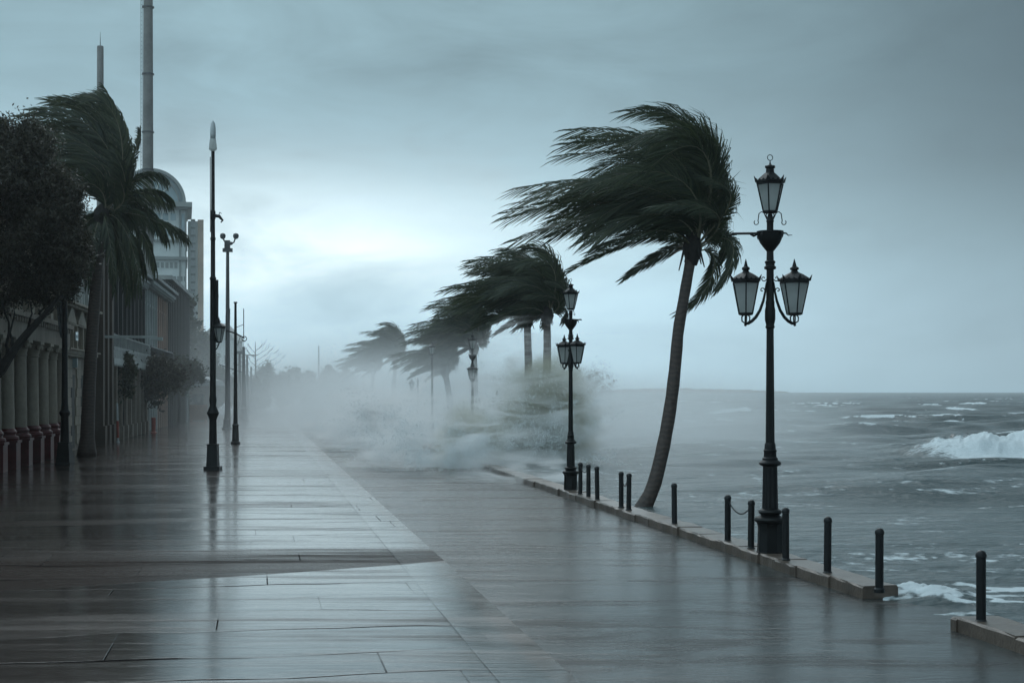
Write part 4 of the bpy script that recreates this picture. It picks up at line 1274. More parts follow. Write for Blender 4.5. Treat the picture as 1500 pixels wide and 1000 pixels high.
def street_pole(label, px, py, ytop, r, base_r, base_h, kind, lean=0.0, m=None, name='street_pole', cat='street pole'):
    b = gp(px, py); Y = b.y
    zt = zat(ytop, Y)
    t = thing(name, label, cat, tuple(b), group='poles standing along the pavement')
    mb = MB()
    mb.lathe([(base_r * 1.35, 0), (base_r * 1.35, 0.10), (base_r, 0.14), (base_r * 0.85, base_h), (base_r * 1.05, base_h + 0.05), (r * 1.25, base_h + 0.12), (r * 1.15, base_h + 0.5), (r * 0.65, zt)], 12)
    o = mb.build('post', m or M_iron, t, 35)
    t.rotation_euler = (0, R(lean), 0)
    h = MB()
    k = Y / F
    if kind == 'antenna':
        z1 = zat(492, Y)
        h.tube([(-14 * k, 0, z1 + 4 * k * 2), (0, 0, z1 + 4 * k), (13 * k, 0, z1 - 3 * k)], 0.035, 6)
        h.tube([(12 * k, 0, z1 - 4 * k), (12 * k, 0, z1 + 40 * k)], 0.022, 6)
        h.tube([(-14 * k, 0, z1 - 6 * k), (-14 * k, 0, z1 + 30 * k)], 0.022, 6)
        h.tube([(0, 0, z1 + 12 * k), (12 * k, 0, z1 + 17 * k)], 0.014, 5)
        h.tube(scroll((13 * k, 0, z1 - 4 * k), 0.11, 0, 2 * PI, 1, shrink=1), 0.02, 6)
        h.tube([(0.0, 0, z1 - 2 * k), (3 * k, 0, z1 - 14 * k), (7 * k, 0, z1 - 1 * k)], 0.014, 5)
        h.box((0, 0, zt), (0.16, 0.12, 0.06))
    elif kind == 'cameras':
        h.box((0, 0, zt - 0.02), (0.62, 0.3, 0.24))
        h.box((-0.02, 0, zt + 0.35), (0.34, 0.3, 0.55))
        h.tube([(-0.1, 0, zt + 0.4), (-0.30, 0, zt + 0.75), (-0.30, 0, zt + 0.9)], 0.055, 7)
        h.tube([(0.1, 0, zt + 0.35), (0.42, 0, zt + 0.5), (0.52, 0, zt + 0.8)], 0.05, 7)
        for x in (-0.32, 0.55):
            h.lathe([(0.02, -0.21), (0.15, -0.15), (0.20, 0.0), (0.16, 0.14), (0.03, 0.2)], 12, c=(x, 0, zt + 0.92))
        h.lathe([(0.03, -0.12), (0.13, -0.05), (0.13, 0.07), (0.03, 0.12)], 10, c=(0.24, -0.1, zt + 0.42))
    elif kind == 'lamp':
        h.box((0, 0, zt + 0.12), (0.55, 0.3, 0.28), taper=0.7)
        h.tube([(-0.6, 0, zt - 0.9), (0.0, 0, zt - 1.1), (0.0, 0, zt - 1.1)], 0.04, 6)
    elif kind == 'arm':
        h.tube([(0, 0, zt - 2.2), (-2.1, 0, zt - 1.5)], 0.05, 6)
        h.tube([(0, 0, zt - 0.1), (0.0, 0, zt + 1.4)], 0.02, 6)
    elif kind == 'tee':
        h.tube([(-0.2, 0, zt), (0.75, 0, zt)], 0.05, 6)
        h.box((0.75, 0, zt - 0.05), (0.4, 0.2, 0.12))
    if h.v:
        h.build({'antenna': 'antenna', 'cameras': 'camera_head', 'lamp': 'lamp_head', 'arm': 'cross_arm', 'tee': 'lamp_head'}[kind], m or M_iron, t, True)
    return t
street_pole('black pole with a tangled bent aerial arm, right of the tall slim pole', 345, 650, 443, 0.085, 0.17, 0.85, 'antenna')
street_pole('grey-green mast topped by twin round cameras on a bracket', 333.5, 628, 366, 0.16, 0.22, 0.6, 'cameras', m=M_pole)
street_pole('leaning thin grey post just left of the camera mast', 331, 629, 452, 0.10, 0.2, 0.6, 'none', lean=1.6, m=M_pole)
street_pole('distant pole with a crossarm and spike, tallest of the far pole group', 357, 616, 508, 0.17, 0.34, 1.0, 'arm', m=M_pole)
street_pole('distant pole with a square lamp head, left of the crossarm pole', 351, 612, 518, 0.16, 0.25, 0.6, 'lamp', m=M_pole)
street_pole('distant faint pole with a lamp head turned right', 362, 608, 520, 0.16, 0.3, 0.8, 'tee', m=M_pole)
street_pole('farthest short pole at the right of the far pole group', 368, 604, 537, 0.16, 0.35, 1.0, 'none', m=M_pole)
street_pole('lone hair-thin mast above the far tree row, left of the palms', 467, 598, 506, 0.10, 0.2, 0.6, 'none', m=M_pole, name='mast', cat='mast')

# dark lamp post before the columns
b = gp(95, 681); Y = b.y; z = lambda py: zat(py, Y)
t = thing('street_lamp', 'black lamp post rising into the dark tree in front of the red-footed columns', 'street lamp', tuple(b))
mb = MB(); mb.box((0, 0, 0.05), (0.50, 0.50, 0.10)); mb.box((0, 0, 0.42), (0.46, 0.46, 0.64), taper=0.78); mb.box((0, 0, 0.76), (0.38, 0.38, 0.05)); mb.build('base', M_iron, t)
mb = MB(); mb.lathe([(0.15, 0.78), (0.13, z(610)), (0.17, z(607)), (0.19, z(604)), (0.13, z(600)), (0.11, z(590)), (0.085, z(450)), (0.07, z(400))], 14); mb.build('post', M_iron, t, 35)
lantern(t, (0, 0, z(400)), 0.11, 0.21, 0.45, 'cap', rz=0.2, spikes=False)
# slack cloth hanging on that lamp post
mb = MB()
vs = []; fs = []
for j in range(12):
    zz = z(415) - (z(415) - z(498)) * j / 11; wv = 0.26 * (1 - j / 13) + 0.03
    for i in range(4):
        vs.append((-0.09 - wv * i / 3, 0.05 * math.sin(i * 2 + j * .6) , zz + 0.15 * i / 3 * (j / 11)))
        vs.append((-0.09 - wv * i / 3, 0.05 * math.sin(i * 2 + j * .6) + 0.012, zz + 0.15 * i / 3 * (j / 11)))
for j in range(11):
    for i in range(3):
        a = (j * 4 + i) * 2
        fs.append((a, a + 2, a + 10, a + 8)); fs.append((a + 1, a + 9, a + 11, a + 3))
mb.add(vs, fs)
mb.build('cloth', M_reed, t, True)

# small posts by the facades
def marker(name, label, px, py, ytop, r, m, cat, lean=0, tip=None):
    b = gp(px, py); Y = b.y; h = zat(ytop, Y)
    mb = MB(); t = thing(name, label, cat, tuple(b)); t.rotation_euler = (0, R(lean), 0)
    mb.lathe([(r * 1.5, -0.01), (r * 1.5, 0.05), (r, 0.08), (r, h * 0.97), (r * 0.6, h)], 12); mb.build('post', m, t, 35)
    if tip:
        mb = MB(); mb.lathe([(r * 1.12, h * 0.12), (r * 1.12, h * 0.55)], 12); mb.build('sleeve', tip, t, 35)
    return t
marker('marker_post', 'thin leaning white pole with a red lower part by the facades', 173, 648, 590, 0.055, M_white, 'marker post', lean=-1.5, tip=M_orange)
marker('marker_post', 'thin plain grey pole between the red-sleeved pole and the forked tree', 187, 638, 587, 0.05, M_pole, 'marker post')
marker('bollard', 'short red bollard on the pavement beside the forked street tree', 225, 634, 611, 0.13, M_orange, 'bollard')
b = gp(274, 618); Y = b.y
t = thing('signpost', 'pale T-shaped signpost beside the hazy low kiosk', 'signpost', tuple(b))
mb = MB(); mb.lathe([(0.11, 0), (0.10, zat(566, Y))], 10); mb.build('post', M_white, t, True)
mb = MB(); mb.box((0.1, 0, zat(566, Y) + 0.12), (1.9, 0.16, 0.24)); mb.build('crossbar', M_white, t)

# ------------------------------------------------------------------ old facades on the left
NRM = Vector((FAC_D.y, -FAC_D.x, 0))            # towards the street
FRZ = math.atan2(FAC_D.y, FAC_D.x)
def fs_at(px):                                   # arc length along the facade line where column px meets it
    k = (px - 750.0) / F
    Y = (FAC_A.x - FAC_D.x / FAC_D.y * FAC_A.y) / (k - FAC_D.x / FAC_D.y)
    return (Y - FAC_A.y) / FAC_D.y
def fz(py, s):
    return zat(py, FAC_A.y + FAC_D.y * s)
class FB(MB):
    """boxes in facade coordinates: s along, o outwards, z up (relative to a building origin)"""
    def fbox(self, s0, s1, o0, o1, z0, z1):
        c = FAC_D * ((s0 + s1) / 2) + NRM * ((o0 + o1) / 2)
        self.box((c.x, c.y, (z0 + z1) / 2), (abs(s1 - s0), abs(o1 - o0), abs(z1 - z0)), rz=FRZ)
    def flathe(self, prof, s, o, n=20):
        c = FAC_D * s + NRM * o
        self.lathe(prof, n, c=(c.x, c.y, 0))
def building(name, label, s0, s1, group='old buildings along the promenade'):
    o = thing(name, label, 'building', tuple(FAC_A + FAC_D * s0), group=group)
    return o, (s1 - s0)
def facade_windows(root, L, n, z0, z1, w, frame_m, depth=0.18, arch=False, sill=True, o=0.0, name='window'):
    for i in range(n):
        c = (i + 0.5) * L / n
        fb = FB()
        t = 0.09
        fb.fbox(c - w / 2 - t, c - w / 2, o - 0.02, o + 0.07, z0, z1)
        fb.fbox(c + w / 2, c + w / 2 + t, o - 0.02, o + 0.07, z0, z1)
        fb.fbox(c - w / 2 - t - .05, c + w / 2 + t + .05, o - 0.02, o + 0.12, z1, z1 + 0.16)
        if sill: fb.fbox(c - w / 2 - t - .05, c + w / 2 + t + .05, o - 0.02, o + 0.14, z0 - 0.12, z0)
        fr = fb.build(name, frame_m, root)
        gb = FB()
        gb.fbox(c - w / 2, c + w / 2, o - 0.01, o + 0.012, z0, z1)
        gb.build('pane', M_glassw, fr)
        mb_ = FB()
        mb_.fbox(c - 0.025, c + 0.025, o + 0.013, o + 0.045, z0, z1)
        mb_.fbox(c - w / 2, c + w / 2, o + 0.013, o + 0.040, z0 + (z1 - z0) * 0.66, z0 + (z1 - z0) * 0.66 + 0.06)
        mb_.build('glazing_bar', frame_m, fr)

# arcade with red-footed columns
s_a0, s_a1 = -9.0, fs_at(88)
A, L = building('arcade_building', 'old arcaded building with stone columns on dark red plinths at the left edge', s_a0, s_a1)
z_cap = 4.15
fb = FB()
fb.fbox(0, L, -12, -2.4, 0, 4.9)
fb.fbox(0, L, -12, -0.25, 4.9, 8.6)
fb.build('wall', M_stone, A)
fb = FB(); fb.fbox(-0.05, L + 0.05, -0.6, 0.38, 4.25, 4.95); fb.fbox(-0.05, L + 0.05, -0.6, 0.55, 4.95, 5.12); fb.fbox(-0.05, L + 0.1, -0.3, 0.45, 8.45, 8.8)
for i in range(int(L / 0.45)):
    fb.fbox(0.1 + i * 0.45, 0.28 + i * 0.45, 0.38, 0.50, 4.78, 4.93)
fb.build('entablature', M_stone, A)
cols_px = [8, 27, 45, 60, 73, 84]
ss = [fs_at(p) - s_a0 for p in cols_px]
ss = [ss[0] - 2.1 * k_ for k_ in (3, 2, 1)] + ss
for s in ss:
    col = FB()
    col.flathe([(0.235, 1.28), (0.235, 1.9), (0.225, 2.0), (0.21, z_cap - 0.45), (0.24, z_cap - 0.43), (0.24, z_cap - 0.38)], s, 0.05, 22)
    cobj = col.build('column', M_stone2, A, 35)
    cp = FB()
    cp.flathe([(0.215, z_cap - 0.38), (0.24, z_cap - 0.30), (0.27, z_cap - 0.15), (0.33, z_cap - 0.05), (0.33, z_cap)], s, 0.05, 16)
    cp.fbox(s - 0.36, s + 0.36, -0.31, 0.41, z_cap, z_cap + 0.10)
    for a_, b_ in ((-.26, -.2), (.26, -.2), (-.26, .3), (.26, .3)):
        cc = FAC_D * (s + a_) + NRM * b_
        cp.lathe([(0.02, -0.10), (0.085, -0.06), (0.095, 0.02), (0.05, 0.09)], 8, c=(cc.x, cc.y, z_cap - 0.10))
    cp.build('capital', M_stone2, cobj, 35)
    pl = FB()
    pl.fbox(s - 0.36, s + 0.36, -0.31, 0.41, -0.02, 0.84)
    pl.fbox(s - 0.40, s + 0.40, -0.35, 0.45, 0.84, 0.92)
    pl.flathe([(0.36, 0.92), (0.38, 0.98), (0.35, 1.05), (0.28, 1.08), (0.27, 1.12), (0.31, 1.16), (0.31, 1.20), (0.27, 1.25), (0.24, 1.29)], s, 0.05, 22)
    pl.build('plinth', M_red, cobj, 35)
    up = FB(); up.fbox(s - 0.20, s + 0.20, -0.26, 0.02, 5.12, 8.2); up.fbox(s - 0.27, s + 0.27, -0.26, 0.09, 5.12, 5.5); up.fbox(s - 0.27, s + 0.27, -0.26, 0.09, 8.0, 8.44)
    up.build('pilaster', M_stone2, A)
for i in range(len(ss) - 1):
    c = (ss[i] + ss[i + 1]) / 2; w = 0.95
    fb = FB(); fb.fbox(c - w / 2 - .1, c + w / 2 + .1, -0.27, -0.18, 5.7, 7.9); f_ = fb.build('window', M_stone2, A)
    fb = FB(); fb.fbox(c - w / 2, c + w / 2, -0.19, -0.165, 5.8, 7.8); fb.build('pane', M_glassw, f_)
    fb = FB(); fb.fbox(c - w / 2, c + w / 2, -2.45, -2.37, 0.0, 3.4); fb.build('doorway', M_dark, A)

# carved stone building with the plaque
s0, s1 = fs_at(88), fs_at(134)
B, L = building('stone_building', 'carved pale stone building with a small pediment between the columns and the palm trunk', s0, s1)
fb = FB(); fb.fbox(0.02, L - 0.02, -12, 0, 0, 9.6); fb.build('wall', M_stone, B)
fb = FB()
rr = random.Random(3)
for row in range(9):                  # rusticated courses
    z0 = 0.25 + row * 0.40
    x = 0.05
    while x < L - 0.3:
        w = rr.uniform(0.55, 0.95); x2 = min(x + w, L - 0.05)
        if not (2.6 < (x + x2) / 2 < 3.9 or 5.4 < (x + x2) / 2 < 6.6):
            fb.fbox(x + 0.012, x2 - 0.012, 0.003, 0.05 + rr.uniform(0, 0.012), z0 + 0.012, z0 + 0.388)
        x = x2
fb.build('stone_courses', M_stone2, B)
fb = FB()
for (z0, z1, o_) in ((3.95, 4.05, 0.22), (4.05, 4.20, 0.30), (4.20, 4.26, 0.42), (5.25, 5.32, 0.2), (5.95, 6.05, 0.32), (6.05, 6.15, 0.5)):
    fb.fbox(0, L, 0.002, o_, z0, z1)
fb.build('cornice', M_stone2, B)
fb = FB()
for c in (1.6, 4.4, 7.0):
    if c < L - 0.8:
        d = FAC_D * (c - 1.1)
        o0 = (d + NRM * 0.002)
        fb.prism([(0, 0), (2.2, 0), (2.2, .12), (1.1, 0.72), (0, .12)], (o0.x, o0.y, 5.32), (FAC_D.x, FAC_D.y, 0), (0, 0, 1), tuple(NRM * 0.24))
        fb.fbox(c - 0.95, c - 0.75, 0.002, 0.16, 4.28, 5.24); fb.fbox(c + 0.75, c + 0.95, 0.002, 0.16, 4.28, 5.24)
fb.build('pediment', M_stone2, B)
for c in (1.6, 4.4, 7.0):
    if c < L - 0.8:
        for k_ in (-0.22, 0.22):
            fb = FB(); fb.fbox(c + k_ - 0.12, c + k_ + 0.12, 0.003, 0.03, 4.45, 5.05); fb.build('vent', M_glassw, B)
        fb = FB()
        for k_ in range(4):
            fb.fbox(c - 0.75 + k_ * 0.45, c - 0.55 + k_ * 0.45, 0.002, 0.22, 6.2, 9.4)
        fb.build('pilaster', M_pale, B)
for c in (3.25, 6.0):
    if c < L - .5:
        fb = FB(); fb.fbox(c - .45, c + .45, 0.004, 0.02, 0.1, 3.2); fb.build('doorway', M_dark, B)
fb = FB(); fb.fbox(2.9, 3.0, 0.02, 0.24, 3.5, 3.9); fb.fbox(2.3, 3.0, 0.24, 0.27, 4.62, 4.98); fb.build('wall_plaque', M_skyglass, B)

# dark narrow front, brown
s0, s1 = fs_at(134), fs_at(152)
B, L = building('narrow_building', 'narrow dark brown front with tall piers just right of the palm trunk', s0, s1)
fb = FB(); fb.fbox(0.02, L - 0.02, -12, 0.0, 0, 9.9); fb.build('wall', M_brown, B)
for c in (0.5, L - 0.5, L / 2):
    fb = FB(); fb.fbox(c - 0.28, c + 0.28, 0.002, 0.5, 0, 9.5); fb.fbox(c - 0.36, c + 0.36, 0.002, 0.6, 0, 0.9); fb.build('pier', M_brown, B)
fb = FB(); fb.fbox(-0.1, L + 0.1, 0.002, 0.75, 9.5, 10.0); fb.build('cornice', M_dark, B)
fb = FB(); fb.fbox(L / 2 + .3, L - .8, 0.003, 0.03, 0.1, 3.3); fb.build('doorway', M_glassw, B)
fb = FB(); fb.fbox(1.0, 1.15, 0.0, 2.8, 5.0, 5.12); fb.fbox(0.9, 1.25, 2.6, 3.1, 4.9, 5.05); fb.build('bracket_lamp', M_pale, B)

# dark house with balcony and valance
s0, s1 = fs_at(152), fs_at(207)
B, L = building('balcony_building', 'dark house with shuttered upper floor above a long pale balcony and shop awning', s0, s1)
fb = FB(); fb.fbox(0.02, L - 0.02, -14, 0, 0, 9.3); fb.build('wall', M_dark, B)
fb = FB(); fb.fbox(-0.1, L + 0.1, 0.002, 0.55, 9.0, 9.15); fb.fbox(-0.1, L + 0.1, 0.002, 0.4, 8.7, 9.0); fb.fbox(-0.1, L + 0.2, -0.4, 0.7, 9.3, 9.45)
for i in range(int(L / 0.5)): fb.fbox(0.1 + .5 * i, 0.28 + .5 * i, 0.4, 0.5, 8.75, 8.98)
fb.build('cornice', M_slate, B)
facade_windows(B, L, 9, 5.5, 8.3, 1.05, M_dark)
fb = FB()
for i in range(10):
    c = i * L / 9; c = min(max(c, .2), L - .2)
    fb.fbox(c - .14, c + .14, 0.002, 0.24, 4.9, 8.7)
fb.build('pilaster', M_dark, B)
fb = FB(); fb.fbox(0, L, 0.002, 0.50, 4.55, 4.72); fb.fbox(0, L, 0.42, 0.50, 5.25, 5.33); fb.fbox(0, L, 0.39, 0.48, 4.15, 4.55)
for i in range(int(L / 0.22)):
    fb.fbox(0.05 + i * 0.22, 0.11 + i * 0.22, 0.43, 0.48, 4.72, 5.25)
fb.build('balcony', M_slate, B)
fb = FB()
for i in range(int(L / 0.4)):
    d = FAC_D * (i * .4) + NRM * 0.49
    fb.prism([(0, 0), (0.4, 0), (0.4, -.25), (0.2, -.42), (0, -.25)], (d.x, d.y, 4.15), (FAC_D.x, FAC_D.y, 0), (0, 0, 1), tuple(NRM * 0.02))
fb.build('valance', M_pale, B)
for i in range(8):
    c = (i + .5) * L / 8
    fb = FB(); fb.fbox(c - .75, c + .75, 0.003, 0.03, 0.2, 3.4); d_ = fb.build('shopfront', M_glassw, B)
for i in range(9):
    c = min(max(i * L / 8, .2), L - .2)
    fb = FB(); fb.fbox(c - .18, c + .18, 0.003, 0.38, 0, 3.95); fb.fbox(c - .25, c + .25, 0.003, 0.46, 0, 0.7); fb.build('pier', M_stone, B)
# tall dark party wall block behind it
s0b, s1b = fs_at(190), fs_at(208)
B, L = building('tall_block', 'dark windowless block rising above the balcony house behind the palm fronds', s0b, s1b)
fb = FB(); fb.fbox(1.0, L, -9, -1.2, 8.9, 12.6); fb.build('wall', M_dark, B)
fb = FB(); fb.fbox(0.9, L + .1, -9.1, -1.1, 12.6, 12.8); fb.build('cornice', M_slate, B)

# pale two-storey house, far half pink
s0, s1 = fs_at(207), fs_at(226)
B, L = building('pale_house', 'pale grey two-storey house with tall windows and a heavy dark cornice', s0, s1)
def two_storey(B, L, wm, nw):
    fb = FB(); fb.fbox(0.02, L - 0.02, -14, 0, 0, 9.4); fb.build('wall', wm, B)
    fb = FB(); fb.fbox(-0.05, L + .05, 0.002, 0.5, 8.9, 9.1); fb.fbox(-0.05, L + 0.05, 0.002, 0.75, 9.1, 9.3); fb.fbox(-0.05, L + 0.05, -0.3, 0.95, 9.4, 9.58)
    for i in range(int(L / 0.6)): fb.fbox(0.1 + .6 * i, 0.32 + .6 * i, 0.5, 0.7, 8.93, 9.08)
    fb.build('cornice', M_slate, B)
    facade_windows(B, L, nw, 5.3, 7.9, 0.9, wm)
    fb = FB()
    for i in range(nw + 1):
        c = min(max(i * L / nw, .16), L - .16)
        fb.fbox(c - .15, c + .15, 0.002, 0.2, 0, 8.9)
    fb.build('pilaster', wm, B)
    fb = FB(); fb.fbox(0, L, 0.21, 0.62, 4.3, 4.5); fb.build('balcony', M_dark, B)
    fb = FB(); fb.fbox(0, L, 0.54, 0.60, 5.2, 5.28)
    for i in range(int(L / .35)): fb.fbox(.05 + .35 * i, .09 + .35 * i, 0.55, 0.59, 4.5, 5.2)
    fb.build('railing', M_iron, B)
    for i in range(nw):
        c = (i + .5) * L / nw
        fb = FB(); fb.fbox(c - .6, c + .6, 0.003, 0.03, 0.1, 3.4); fb.build('doorway', M_glassw, B)
two_storey(B, L, M_pale, 5)
s0, s1 = fs_at(226), fs_at(242)
B, L = building('pink_house', 'faded pink two-storey house, last before the hazy dark block', s0, s1)
two_storey(B, L, M_pink, 5)
# long dark block further on
s0, s1 = fs_at(242), fs_at(274)
B, L = building('dark_block', 'long hazy dark block with ribbed wall below the arched tower', s0, s1)
fb = FB(); fb.fbox(0.02, L, -16, 0, 0, 10.6); fb.build('wall', M_dark, B)
fb = FB()
for i in range(int(L / 1.5)): fb.fbox(.2 + 1.5 * i, .6 + 1.5 * i, 0.002, 0.3, 0, 10.4)
fb.build('wall_rib', M_dark, B)
fb = FB(); fb.fbox(0, L, -3, 0.5, 10.6, 10.9); fb.build('roof', M_slate, B)
facade_windows(B, L, 8, 1.0, 3.2, 1.6, M_dark)

# low kiosk with awning roof and a reddish hoarding
b = gp(286, 612); Y = b.y; k = Y / F
t = thing('kiosk', 'small hazy kiosk with a drooping awning roof at the end of the facades', 'kiosk', tuple(b))
mb = MB(); mb.box((0, 1.5, 1.5), (2.6, 3, 3.0)); mb.build('wall', M_stone, t)
mb = MB(); mb.prism([(-2.0, 0), (2.0, 0), (1.7, .5), (0, 1.0), (-1.7, .5)], (0, -0.9, 3.02), (1, 0, 0), (0, 0, 1), (0, 5.0, 0)); mb.build('roof', M_awning, t)
mb = MB(); mb.box((0, -0.03, 1.6), (1.6, 0.05, 1.3)); mb.build('hatch', M_glassw, t)
b = gp(291, 617)
t = tag(None or MB.build((lambda m_: (m_.box((0, 0, 0.75), (1.5, 0.12, 1.3)), m_.box((-0.6, 0, 0.05), (0.1, 0.5, 0.1)), m_.box((0.6, 0, 0.05), (0.1, 0.5, 0.1)), m_)[-1])(MB()), 'barrier', M_pink, None, False, tuple(b)), 'faded red barrier panel standing in front of the hazy kiosk', 'barrier')

# hazy gabled house and flat house far behind
Y = 235.0
t = thing('gabled_house', 'faint far building with a pointed gable roof behind the tall pole lantern', 'building', (xat(318, Y), Y, 0), group='far buildings in the haze')
mb = MB(); mb.box((0, 4, zat(498, Y) / 2), (5.4, 8, zat(498, Y))); mb.build('wall', M_pale, t)
mb = MB(); mb.prism([(-3.1, 0), (3.1, 0), (0.4, 2.9), (-0.2, 2.9)], (0, -0.3, zat(498, Y) + .01), (1, 0, 0), (0, 0, 1), (0, 8.6, 0)); mb.build('roof', M_slate, t)
for i in range(3):
    for j in range(3):
        mb = MB(); mb.box((-1.6 + 1.6 * i, -0.02, 2.5 + 2.6 * j), (0.8, 0.06, 1.4)); mb.build('window', M_glassw, t)

# far white rail fence across the end of the street
b = gp(405, 598); Y = b.y
t = thing('rail_fence', 'faint white rail fence across the far end of the street', 'fence', (b.x, b.y, -0.1))
mb = MB()
for i in range(13):
    mb.box((-6 + i, 0, 0.75), (0.12, 0.12, 1.5))
mb.build('post', M_white, t)
mb = MB()
for zz in (0.6, 1.1, 1.5):
    mb.tube([(-6.2, 0.1, zz), (6.2, 0.1, zz + 0.02)], 0.06, 6)
mb.build('rail', M_white, t)

# ------------------------------------------------------------------ tower with the arched top
Y = 262.0; k = Y / F
cx = xat(222, Y)
t = thing('arched_tower', 'tall pale hazy tower with an arched glass top and brick edge strip', 'building', (cx, Y, 0), rz=R(13))
def zz(py): return zat(py, Y)
def xx(px): return xat(px, Y) - cx
rad = 50 * k
mb = MB()
mb.box((xx(222), 7, zz(303) / 2), (100 * k, 14, zz(303)))
mb.build('wall', M_towerwall, t)
mb = MB()
z1_ = zz(320)
mb.box((xx(283) + 0.2, 10.0, z1_ / 2), (21 * k, 15, z1_)); mb.build('side_wing', M_towerwall, t)
mb = MB(); mb.box((xx(292.5), 2.2, z1_ / 2 + .1), (8.5 * k, 1.2, z1_ + .2)); mb.build('brick_strip', M_towerbrick, t)
mb = MB(); mb.box((xx(281.5), 2.30, z1_ / 2), (5.5 * k, 0.3, z1_ * 0.995)); mb.build('glass_strip', M_white, t)
mb = MB()
for i in range(22):
    mb.box((xx(281.5), 2.10, 4 + i * 1.45), (6.2 * k, 0.14, 0.35))
mb.build('strip_bars', M_towertrim, t)
def half_ring(r0, r1, y0, y1, n=28):
    vs = []; fs = []
    for i in range(n + 1):
        a = PI * i / n
        for r_, y_ in ((r0, y0), (r1, y0), (r1, y1), (r0, y1)):
            vs.append((r_ * math.cos(a), y_, zz(297) + r_ * math.sin(a)))
    for i in range(n):
        for q_ in range(4):
            a_, b_ = i * 4 + q_, i * 4 + (q_ + 1) % 4
            fs.append((a_, b_, b_ + 4, a_ + 4))
    fs.append((3, 2, 1, 0)); fs.append(tuple(n * 4 + i for i in range(4)))
    return vs, fs
mb = MB(); mb.add(*half_ring(rad * 0.90, rad * 0.985, -1.2, 16)); mb.add(*half_ring(rad * 0.76, rad * 0.80, -0.5, 0.3)); mb.build('arch_roof', M_towertrim, t, True)
mb = MB(); mb.prism([(rad * 0.9 * math.cos(PI * i / 24), rad * 0.9 * math.sin(PI * i / 24)) for i in range(25)], (0, 0.4, zz(297)), (1, 0, 0), (0, 0, 1), (0, 14, 0)); mb.build('arch_glass', M_skyglass, t)
mb = MB()
for a in (45, 70, 90, 110, 135):
    mb.tube([(0, 0.2, zz(297)), (rad * .78 * math.cos(R(a)), 0.2, zz(297) + rad * .78 * math.sin(R(a)))], 0.16, 6)
mb.build('arch_bars', M_towerwall, t)
mb = MB()
mb.box((xx(224), 8, zz(300)), (112 * k, 20, 0.9))
mb.box((xx(222), 8.3, zz(304)), (104 * k, 19, 0.7))
mb.box((xx(222), 8.7, zz(378)), (103 * k, 18.6, 0.6)); mb.box((xx(222), 8.7, zz(352)), (103 * k, 18.6, 0.4))
mb.build('cornice', M_towertrim, t)
mb = MB()
for p_ in (262.5, 271): mb.box((xx(p_), -0.15, (zz(306) + zz(440)) / 2), (1.2 * k * 2, 0.3, zz(306) - zz(440)))
mb.build('pilaster', M_towertrim, t)
def wrow(y0, y1, x0, x1, n, gap=0.3):
    for i in range(n):
        c0 = x0 + (x1 - x0) * (i + gap / 2) / n; c1 = x0 + (x1 - x0) * (i + 1 - gap / 2) / n
        mb = MB(); mb.box(((xx(c0) + xx(c1)) / 2, -0.04, (zz(y0) + zz(y1)) / 2), (xx(c1) - xx(c0), 0.12, zz(y0) - zz(y1))); mb.build('window', M_towertrim if y0 > 380 else M_skyglass, t)
wrow(312, 322, 226, 258, 3); wrow(312, 340, 264.5, 269.5, 1, .1); wrow(384, 392, 215, 260, 7, .35); wrow(404, 411, 215, 272, 12, .4); wrow(420, 427, 215, 272, 8, .25); wrow(436, 444, 215, 272, 10, .3)
wrow(330, 345, 226, 258, 4)

# ------------------------------------------------------------------ tall chimneys / masts behind the town
Y = 205.0; k = Y / F
t = thing('chimney_stack', 'very tall thick grey column with a ladder, running out of the top of the frame', 'tower', (xat(217, Y), Y, 0), group='tall columns behind the town')
zt = zat(-45, Y)
mb = MB(); mb.lathe([(0.80, 0), (0.74, zat(250, Y)), (0.66, zt * .92), (0.64, zt)], 26); mb.build('shaft', M_conc, t, True)
mb = MB()
for i, py in enumerate((12, 110, 195, 250)):
    mb.lathe([(0.70, 0), (0.86, 0.02), (0.86, 0.20), (0.70, 0.22)], 26, c=(0, 0, zat(py, Y))); mb.build('ring', M_pole, t, 35); mb = MB()
for x in (-0.95, -0.75): mb.tube([(x, -0.35, zat(262, Y)), (x, -0.35, zt)], 0.035, 5)
for i in range(46): mb.tube([(-0.95, -0.35, zat(260 - i * 6, Y)), (-0.75, -0.35, zat(260 - i * 6, Y))], 0.03, 4)
mb.build('ladder', M_pole, t)
Y = 230.0; k = Y / F
t = thing('chimney_stack', 'shorter grey round column with a needle on top, rising behind the dark palm', 'tower', (xat(147, Y), Y, 0), group='tall columns behind the town')
zt = zat(68, Y)
mb = MB(); mb.lathe([(0.62, 0), (0.52, zt - 0.25), (0.48, zt), (0.2, zt + 0.05)], 24); mb.build('shaft', M_conc, t, 35)
mb = MB(); mb.tube([(0, 0, zt), (0, 0, zat(47, Y))], [0.08, 0.02], 6); mb.build('needle', M_pole, t)

